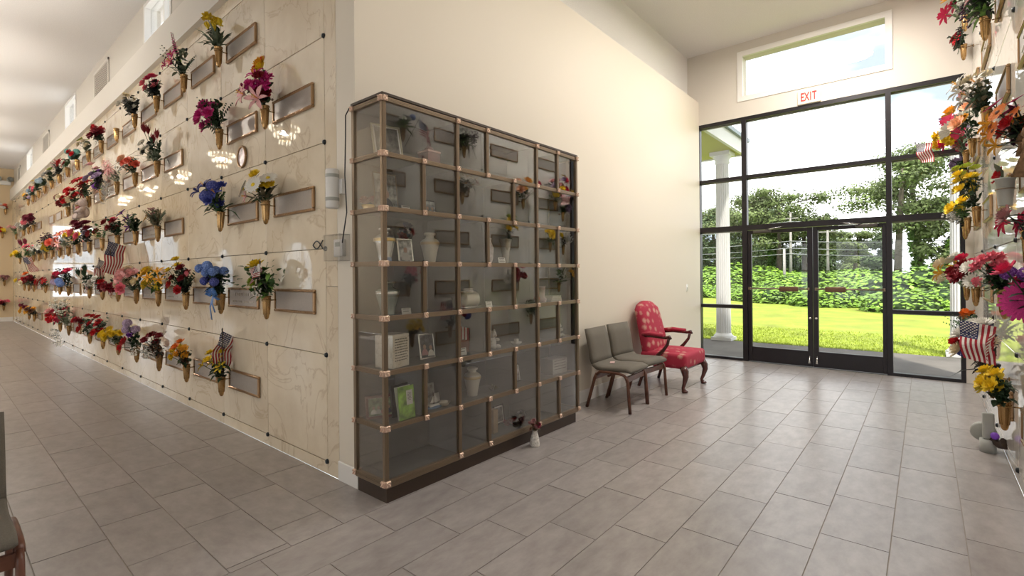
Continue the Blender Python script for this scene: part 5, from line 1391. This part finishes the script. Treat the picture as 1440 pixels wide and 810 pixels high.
# ------------------------------------------------------------------ chairs
def grey_chair(loc, label, rz=0):
    t = thing('side_chair', label, 'chair', loc, rz, 'grey upholstered bentwood chairs')
    prof = [(-.255, .415), (-.20, .432), (-.08, .428), (.06, .42), (.135, .428), (.18, .46), (.198, .52), (.212, .62), (.235, .73), (.262, .83)]
    for nm, a, b in (('seat', 0, 6), ('backrest', 5, 10)):
        m_ = MB(); pts = prof[a:b]; n = len(pts); W = .228
        sec = []
        for i, (y, z) in enumerate(pts):
            q0 = Vector(pts[max(i - 1, 0)]); q1 = Vector(pts[min(i + 1, n - 1)])
            tn = (q1 - q0).normalized(); nn = Vector((-tn.y, tn.x))
            th = .027 if 0 < i + a < 9 else .018
            sec.append((Vector((y, z)), nn, th))
        vs, fs = [], []
        XS = [(-W, .35), (-W + .012, .85), (-.12, 1.0), (0, 1.05), (.12, 1.0), (W - .012, .85), (W, .35)]
        ring = [(x, k) for x, k in XS] + [(x, -k) for x, k in reversed(XS)]
        for c, nn, th in sec:
            for x, k in ring:
                p = c + nn * th * k
                vs.append((x, p.x, p.y))
        R_ = len(ring)
        for i in range(n - 1):
            for k in range(R_): fs.append((i * R_ + k, i * R_ + (k + 1) % R_, (i + 1) * R_ + (k + 1) % R_, (i + 1) * R_ + k))
        fs.append(tuple(range(R_ - 1, -1, -1))); fs.append(tuple((n - 1) * R_ + k for k in range(R_)))
        m_.add(vs, fs, 0, True); m_.build(nm, M_GREY, t)
    for s in (-1, 1):
        x = s * .235
        MB().tube([(x, .245, 0), (x, .20, .15), (x, .15, .32), (x, .125, .37)], .018, 8, flat=.8).build('leg', M_WALN, t)
        MB().tube([(x, -.245, 0), (x, -.232, .18), (x, -.222, .32), (x, -.20, .37)], .018, 8, flat=.8).build('leg', M_WALN, t)
        MB().tube([(x, .127, .362), (x, .09, .392), (x, 0, .396), (x, -.13, .393), (x, -.185, .38), (x, -.205, .358)], .0185, 8, flat=.8).build('side_rail', M_WALN, t)
    MB().box((-.225, -.215, .31), (.225, -.195, .365)).build('cross_rail', M_WALN, t)
    MB().box((-.225, .13, .31), (.225, .15, .355)).build('cross_rail', M_WALN, t)
    MB().tube([(-.22, 0, .355), (.22, 0, .355)], .012, 6).build('stretcher', M_WALN, t)
    return t
grey_chair((4.79, 2.555, 0), 'grey fabric chair with bent walnut legs nearest the cabinet', R(3))
grey_chair((5.31, 2.575, 0), 'grey fabric chair with bent walnut legs beside the red armchair', R(-3))
grey_chair((-.01, 2.92, 0), 'grey fabric chair cut off at the left edge of the picture')
t = thing('paper_tag', 'small pinkish paper tag lying on the nearest grey chair seat', 'tag', (4.80, 2.62, .452), rot=(0, 0, R(25)))
MB().add([(-.05, -.025, .004), (0, -.025, .0), (.05, -.025, .008), (-.05, .025, .004), (0, .025, .0), (.05, .025, .006)], [(0, 1, 4, 3), (1, 2, 5, 4)]).build('tag_sheet', mat('pink_paper', (.6, .42, .40), .8), t)

# red armchair
def rose_fabric():
    mt, n, l, b = new_mat('red_floral_fabric')
    tc_ = n.new('ShaderNodeTexCoord'); v = n.new('ShaderNodeTexVoronoi'); v.inputs['Scale'].default_value = 10; v.feature = 'F1'; v.inputs['Randomness'].default_value = .55
    z = n.new('ShaderNodeTexNoise'); z.inputs['Scale'].default_value = 38; z.inputs['Detail'].default_value = 3
    ad = n.new('ShaderNodeMath'); ad.operation = 'MULTIPLY_ADD'; ad.inputs[1].default_value = .34; 
    l.new(tc_.outputs['Object'], v.inputs['Vector']); l.new(tc_.outputs['Object'], z.inputs['Vector'])
    l.new(z.outputs['Fac'], ad.inputs[0]); l.new(v.outputs['Distance'], ad.inputs[2])
    r = n.new('ShaderNodeValToRGB'); e_ = r.color_ramp.elements
    e_[0].position = .34; e_[0].color = (.56, .31, .25, 1); e_[1].position = .60; e_[1].color = (.40, .022, .055, 1)
    l.new(ad.outputs[0], r.inputs['Fac']); l.new(r.outputs['Color'], b.inputs['Base Color']); b.inputs['Roughness'].default_value = .8
    MATS['red_floral_fabric'] = mt
    return mt
M_ROSE = rose_fabric()
ac = thing('armchair', 'red floral armchair with carved mahogany arms and curved legs', 'armchair', (6.09, 2.51, 0))
b = MB().bbox((-.345, -.34, .275), (.345, .24, .455), .05, segs=4); b.build('seat', M_ROSE, ac)
# seat crown
MB().ball((0, -.05, .44), (.30, .26, .045), 20, 8).build('seat_cushion', M_ROSE, ac)
bk = MB(); nz_, nx_ = 9, 11
vs, fs = [], []
def bw_(t): return .335 - .055 * t if t < .8 else (.335 - .055 * .8) * math.sqrt(max(0, 1 - ((t - .8) / .205) ** 2 * .55))
for side in (0, 1):
    for i in range(nz_ + 1):
        t_ = i / nz_
        for k in range(nx_ + 1):
            u = -1 + 2 * k / nx_
            x = u * bw_(t_); z = .40 + .66 * t_ - .05 * u * u * (t_ > .75) * (t_ - .75) * 4
            yc_ = .17 + .15 * t_
            edge = (1 - abs(u) ** 4) * (1 - (2 * t_ - 1) ** 8)
            y = yc_ - (.035 + .045 * edge) if side == 0 else yc_ + .035 + .012 * edge
            vs.append((x, y, z))
N_ = (nz_ + 1) * (nx_ + 1)
for i in range(nz_):
    for k in range(nx_):
        a = i * (nx_ + 1) + k
        fs.append((a, a + 1, a + nx_ + 2, a + nx_ + 1)); fs.append((N_ + a, N_ + a + nx_ + 1, N_ + a + nx_ + 2, N_ + a + 1))
def rim(i, k): return i * (nx_ + 1) + k
loop = [rim(0, k) for k in range(nx_ + 1)] + [rim(i, nx_) for i in range(1, nz_ + 1)] + [rim(nz_, k) for k in range(nx_ - 1, -1, -1)] + [rim(i, 0) for i in range(nz_ - 1, 0, -1)]
for q in range(len(loop)):
    a, c = loop[q], loop[(q + 1) % len(loop)]
    fs.append((a, N_ + a, N_ + c, c))
bk.add(vs, fs, 0, True).build('backrest', M_ROSE, ac)
for s in (-1, 1):
    x = s * .335
    MB().tube([(s * .30, .22, .66), (x, .10, .675), (x + s * .015, -.08, .665)], [.028, .034, .03], 10, flat=.75).build('arm_pad', M_ROSE, ac)
    MB().tube([(s * .30, .20, .635), (x, .08, .645), (x + s * .015, -.10, .64), (x + s * .015, -.15, .655), (x + s * .012, -.165, .625)], [.016, .017, .019, .022, .016], 8).build('arm_rail', M_MAHO, ac)
    MB().tube([(x + s * .012, -.14, .64), (x + s * .006, -.12, .56), (x, -.06, .48), (x + s * .008, .0, .42), (x + s * .006, .01, .33), (x, -.02, .28)], [.018, .018, .021, .026, .03, .02], 8, flat=.75).build('arm_post', M_MAHO, ac)
    lg = MB().tube([(s * .315, -.30, .30), (s * .33, -.325, .25), (s * .335, -.335, .19), (s * .325, -.315, .11), (s * .315, -.295, .055), (s * .318, -.305, .03), (s * .32, -.315, 0)], [.045, .044, .034, .023, .019, .026, .03], 10).build('leg', M_MAHO, ac)
    MB().ball((s * .325, -.33, .26), (.03, .028, .035), 10, 6).ball((s * .30, -.335, .275), (.02, .02, .02), 8, 5).build('carved_knee', M_MAHO, lg)
    MB().ball((s * .32, -.318, .018), (.034, .04, .018), 12, 6).build('pad_foot', M_MAHO, lg)
    MB().tube([(s * .29, .19, .30), (s * .29, .22, .18), (s * .30, .28, 0)], [.028, .024, .02], 8).build('leg', M_MAHO, ac)
MB().box((-.30, -.30, .255), (.30, -.285, .30)).box((-.30, .18, .255), (.30, .20, .30)).build('seat_rail', M_MAHO, ac)

# ------------------------------------------------------------------ outdoors
struct('lawn', MB().box((10.8, -60, -.3), (120, 90, -.02)), M_LAWN, 'bright sunlit green lawn beyond the porch', 'lawn')
struct('porch_slab', MB().box((XD + .05, -12, -.3), (10.8, 20, -.005)), M_CONC, 'weathered grey concrete porch slab outside the doors', 'porch')
rnd = random.Random(21)
gb = MB()
for i in range(16000):
    d = 10.82 + 3.2 * rnd.random() ** 1.6
    y = rnd.uniform(-1.2 - .02 * d, .4 * d) if True else 0
    hh = rnd.uniform(.02, .045); a = rnd.uniform(0, PI); w_ = rnd.uniform(.004, .009) * (1 + d * .03)
    dx, dy = w_ * math.cos(a), w_ * math.sin(a)
    tx, ty = rnd.uniform(-.03, .03), rnd.uniform(-.03, .03)
    gb.add([(d - dx, y - dy, -.025), (d + dx, y + dy, -.025), (d + tx, y + ty, hh - .02)], [(0, 1, 2)])
tag(gb.build('grass', mat('grass_blade', (.31, .385, .034), .7, noise=.3, scale=3)), 'short bright green grass blades of the lawn', 'grass', kind='stuff')
cp = thing('porch_canopy', 'porch roof corner with yellow soffit and white fascia', 'canopy', (9.8, 6, 3.95)); 
MB().box((-1.37, -3.0, 0), (1.5, 6, .05)).build('soffit', M_SOFF, cp)
MB().box((-1.37, -3.06, -.02), (1.56, -3.0, .26)).box((1.5, -3.06, -.02), (1.56, 6, .26)).build('fascia', M_COLW, cp)
MB().box((-1.37, -3.12, .26), (1.62, 6, .34)).build('roof_edge', mat('blue_grey_roof', (.22, .26, .30), .6), cp)
def column(x, y, label):
    c = thing('porch_column', label, 'column', (x, y, 0))
    b = MB(); n = 20; prof = []
    vs, fs = [], []
    for z in (.14, 3.72):
        rr = .145 if z < 1 else .128
        for k in range(n * 4):
            a = 2 * PI * k / (n * 4); r_ = rr - (.012 if k % 4 in (1, 2) else 0)
            vs.append((r_ * math.cos(a), r_ * math.sin(a), z))
    N = n * 4
    for k in range(N): fs.append((k, (k + 1) % N, N + (k + 1) % N, N + k))
    b.add(vs, fs).build('fluted_shaft', M_COLW, c)
    MB().box((-.2, -.2, 0), (.2, .2, .06)).lathe([(.19, .06), (.20, .085), (.17, .11), (.15, .15)], 24, cap=False).build('column_base', M_COLW, c)
    MB().lathe([(.128, 3.70), (.15, 3.73), (.14, 3.78), (.17, 3.84), (.18, 3.87)], 24, cap=False).box((-.2, -.2, 3.87), (.2, .2, 3.95)).build('column_capital', M_COLW, c)
column(10.85, 3.28, 'white fluted porch column outside the left sidelight')
column(11.0, -.45, 'white porch column just outside the right end of the glass front')

# kudzu-like bushes, trees
def leafcloud(mb, rnd, c, r, n, s, mi=0, shell=.55):
    for i in range(n):
        d = Vector((rnd.gauss(0, 1), rnd.gauss(0, 1), rnd.gauss(0, 1)))
        if d.length < .01: continue
        d.normalize()
        k = shell + (1 - shell) * rnd.random()
        p = Vector((c[0] + d.x * r[0] * k, c[1] + d.y * r[1] * k, c[2] + d.z * r[2] * k))
        if p.z < 0: continue
        a = Vector((rnd.gauss(0, 1), rnd.gauss(0, 1), rnd.gauss(0, .6))).normalized(); nn = (d + Vector((rnd.uniform(-.7, .7), rnd.uniform(-.7, .7), .4))).normalized()
        a = (a - nn * a.dot(nn)).normalized(); bb = nn.cross(a)
        q = s * rnd.uniform(.6, 1.3)
        mb.add([p - a * q, p + bb * q * .6, p + a * q, p - bb * q * .6], [(0, 1, 2, 3)], mi)
M_KUD = mat('vine_leaf', (.15, .27, .02), .55, noise=.5, scale=.9)
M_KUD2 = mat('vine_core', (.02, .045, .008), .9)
M_PINE = mat('pine_needles', (.105, .145, .04), .7, noise=.5, scale=.7)
M_PINED = mat('dark_needles', (.065, .11, .036), .7, noise=.5, scale=.7)
M_IVY = mat('ivy_leaf', (.09, .20, .016), .6, noise=.4, scale=1.2)
BV = []
for s_ in range(3):
    rnd = random.Random(50 + s_); b = MB(); c_ = MB()
    for i in range(7):
        cx, cy = rnd.uniform(-1.5, 1.5), rnd.uniform(-1.8, 1.8); hh = rnd.uniform(.7, 1.25)
        leafcloud(b, rnd, (cx, cy, hh * .35), (1.1, 1.1, hh), 1100, .085, 0, .88)
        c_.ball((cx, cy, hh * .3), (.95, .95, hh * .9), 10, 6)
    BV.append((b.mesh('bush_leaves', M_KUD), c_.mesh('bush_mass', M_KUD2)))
hedge = [(22.5, -3.6, 1.15), (23.6, -1.2, 1.2), (24.2, 1.2, 1.0), (25.6, 3.2, 1.1), (27, 5.4, 1.15), (28.8, 7.6, 1.2), (30.5, 9.8, 1.25), (32.5, 12.4, 1.35), (26.6, -2.2, 1.6), (28, .6, 1.75), (29.5, 3.0, 1.55), (31.5, 5.6, 1.5), (33.5, 8.5, 1.6), (35.5, 11.5, 1.8), (31, -3.6, 1.9), (33, -.4, 1.8), (36, 3, 1.8), (38, 7, 1.9), (40, 11, 2.1), (41, 15, 2.1)]
HW = ['front', 'middle', 'back']
for i, (x, y, s) in enumerate(hedge):
    row = 0 if i < 8 else (1 if i < 14 else 2); idx = i - (0, 8, 14)[row]
    t = thing('vine_bush', 'bright green vine covered bush in the %s line beyond the lawn, %s from the right' % (HW[row], ['first', 'second', 'third', 'fourth', 'fifth', 'sixth', 'seventh', 'eighth'][idx]), 'bush', (x, y, -.05), i * 1.3, 'vine bushes beyond the lawn')
    t.scale = (s, s, s * (.62 if row else .52))
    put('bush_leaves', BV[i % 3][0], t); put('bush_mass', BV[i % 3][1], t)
def tree(x, y, h, label, seed, kind='pine', ivy=False, spread=1.0):
    rnd = random.Random(seed)
    t = thing('tree', label, 'tree', (x, y, -.05), 0, 'trees beyond the vine bushes')
    lean = rnd.uniform(-.5, .5)
    MB().tube([(0, 0, 0), (.1, lean * .3, h * .35), (0, lean * .7, h * .7), (0, lean, h * .95)], [.22, .18, .12, .05], 8).build('trunk', M_BARK, t)
    b = MB()
    if kind == 'pine':
        for i in range(13):
            z = h * rnd.uniform(.48, 1.0); rr = spread * h * .20 * (1.15 - abs(z / h - .72)) ; a = rnd.uniform(0, 2 * PI)
            q = rnd.uniform(.2, 1.0) * rr
            leafcloud(b, rnd, (q * math.cos(a), lean * z / h + q * 1.5 * math.sin(a), z), (rr * .75, rr * .8, rr * .33), 520, .10, 0, .2)
            if i % 2: b.tube([(0, lean * z / h * .9, z * .93), (q * math.cos(a), lean * z / h + q * 1.5 * math.sin(a), z)], .05, 5, 1, caps=False)
    elif kind == 'round':
        for i in range(14):
            z = h * rnd.uniform(.25, .92); rr = spread * h * .22; a = rnd.uniform(0, 2 * PI); q = rnd.uniform(.1, .9) * rr * (1.2 - z / h * .5)
            leafcloud(b, rnd, (q * math.cos(a), q * 1.3 * math.sin(a), z), (rr * .7, rr * .7, rr * .6), 620, .115, 0, .35)
    elif kind == 'cedar':
        for i in range(12):
            z = h * (.18 + .8 * i / 12); rr = spread * h * .17 * (1.1 - i / 12)
            leafcloud(b, rnd, (rnd.uniform(-.2, .2), rnd.uniform(-.3, .3), z), (rr, rr, h * .07), 520, .10, 0, .25)
    tag(b.build('crown', [M_PINE if kind == 'pine' else (M_PINED if seed % 2 else M_PINE), M_BARK], t), kind='stuff')
    if ivy:
        v = MB()
        for i in range(10): leafcloud(v, rnd, (0, lean * i / 14, h * (.03 + .055 * i)), (.42, .45, h * .05), 150, .12, 0, .6)
        tag(v.build('ivy', M_IVY, t), kind='stuff')
    return t
tree(38, 1.35, 8.6, 'tall pine with a bare forked trunk seen through the right sidelight', 1, 'pine', False, 1.15)
tree(40, .25, 8.9, 'tall dark pine with ivy on its trunk right of the bare pine', 2, 'pine', True, 1.0)
tree(39, -1.1, 6.0, 'smaller ivy clad tree by the right end of the glass front', 4, 'round', True, .8)
tree(44, -3.2, 5.2, 'pale green tree at the far right edge of the window view', 6, 'round', False, 1.0)
tree(46, 2.6, 4.4, 'low dark tree between the doors and the right pines', 7, 'round', False, .8)
tree(50, 4.6, 4.6, 'low tree left of the right-hand door frame', 8, 'pine', False, 1.2)
tree(46, 6.2, 6.2, 'dark cedar seen through the right door', 9, 'cedar', True, 1.3)
tree(44, 7.2, 6.6, 'tall pine seen through the right door beside the cedar', 10, 'pine', False, 1.1)
tree(42, 8.6, 7.6, 'large broad pine above the left door', 11, 'pine', False, 1.3)
tree(45, 9.8, 6.8, 'dark round tree behind the thin grey poles', 13, 'round', True, 1.1)
tree(41, 10.6, 7.4, 'pine behind the left door leaf', 12, 'pine', True, 1.2)
tree(46, 12.4, 7.6, 'wide pine just right of the white column', 14, 'pine', False, 1.3)
tree(44, 13.8, 7.0, 'dense dark tree right behind the white column', 15, 'round', False, 1.2)
tree(44, 15.4, 7.0, 'pine left of the white column', 16, 'pine', False, 1.3)
tree(47, 17.4, 7.4, 'dense tree at the left edge of the window view', 17, 'round', False, 1.2)
for i in range(9):
    tree(56 + (i % 3) * 2, 5.5 + i * 2.3, 4.6 + (i % 2) * .9, 'dense understorey tree in the back row, %s from the right' % ['first', 'second', 'third', 'fourth', 'fifth', 'sixth', 'seventh', 'eighth', 'ninth'][i], 30 + i, 'round', False, 1.35)
for i, (x, y, h) in enumerate([(40, 7.41, 5.7), (36, 7.05, 2.9), (40, 5.15, 4.6)]):
    p = thing('utility_pole', ['tallest grey utility pole left of the door meeting stile', 'short thin grey pole beside the tallest pole', 'grey utility pole seen through the right door'][i], 'pole', (x, y, 0), group='utility poles')
    MB().tube([(0, 0, 0), (0, 0, h)], [.10, .07], 8).build('pole_shaft', M_POLE, p)
    if h > 4: MB().box((-.05, -.5, h - .5), (.05, .5, h - .42)).build('crossarm', M_POLE, p)
k = 0
for z, dy in ((5.0, .0), (4.6, .1), (3.6, .0), (3.1, .1), (2.7, .05)):
    w_ = thing('overhead_wire', '%s overhead wire strung across the trees' % ['topmost', 'second highest', 'middle', 'second lowest', 'lowest'][k], 'wire', (39.9, 7.4, z), group='overhead wires'); k += 1
    MB().tube([(0, 14 - 28 * t / 16 + dy, -.9 * math.sin(PI * ((t / 16 * 2) % 1)) * .35 + (.6 if z > 4 else .25) * (.5 - t / 16)) for t in range(17)], .022, 4).build('wire_strand', mat('wire', (.28, .29, .30), .6), w_)
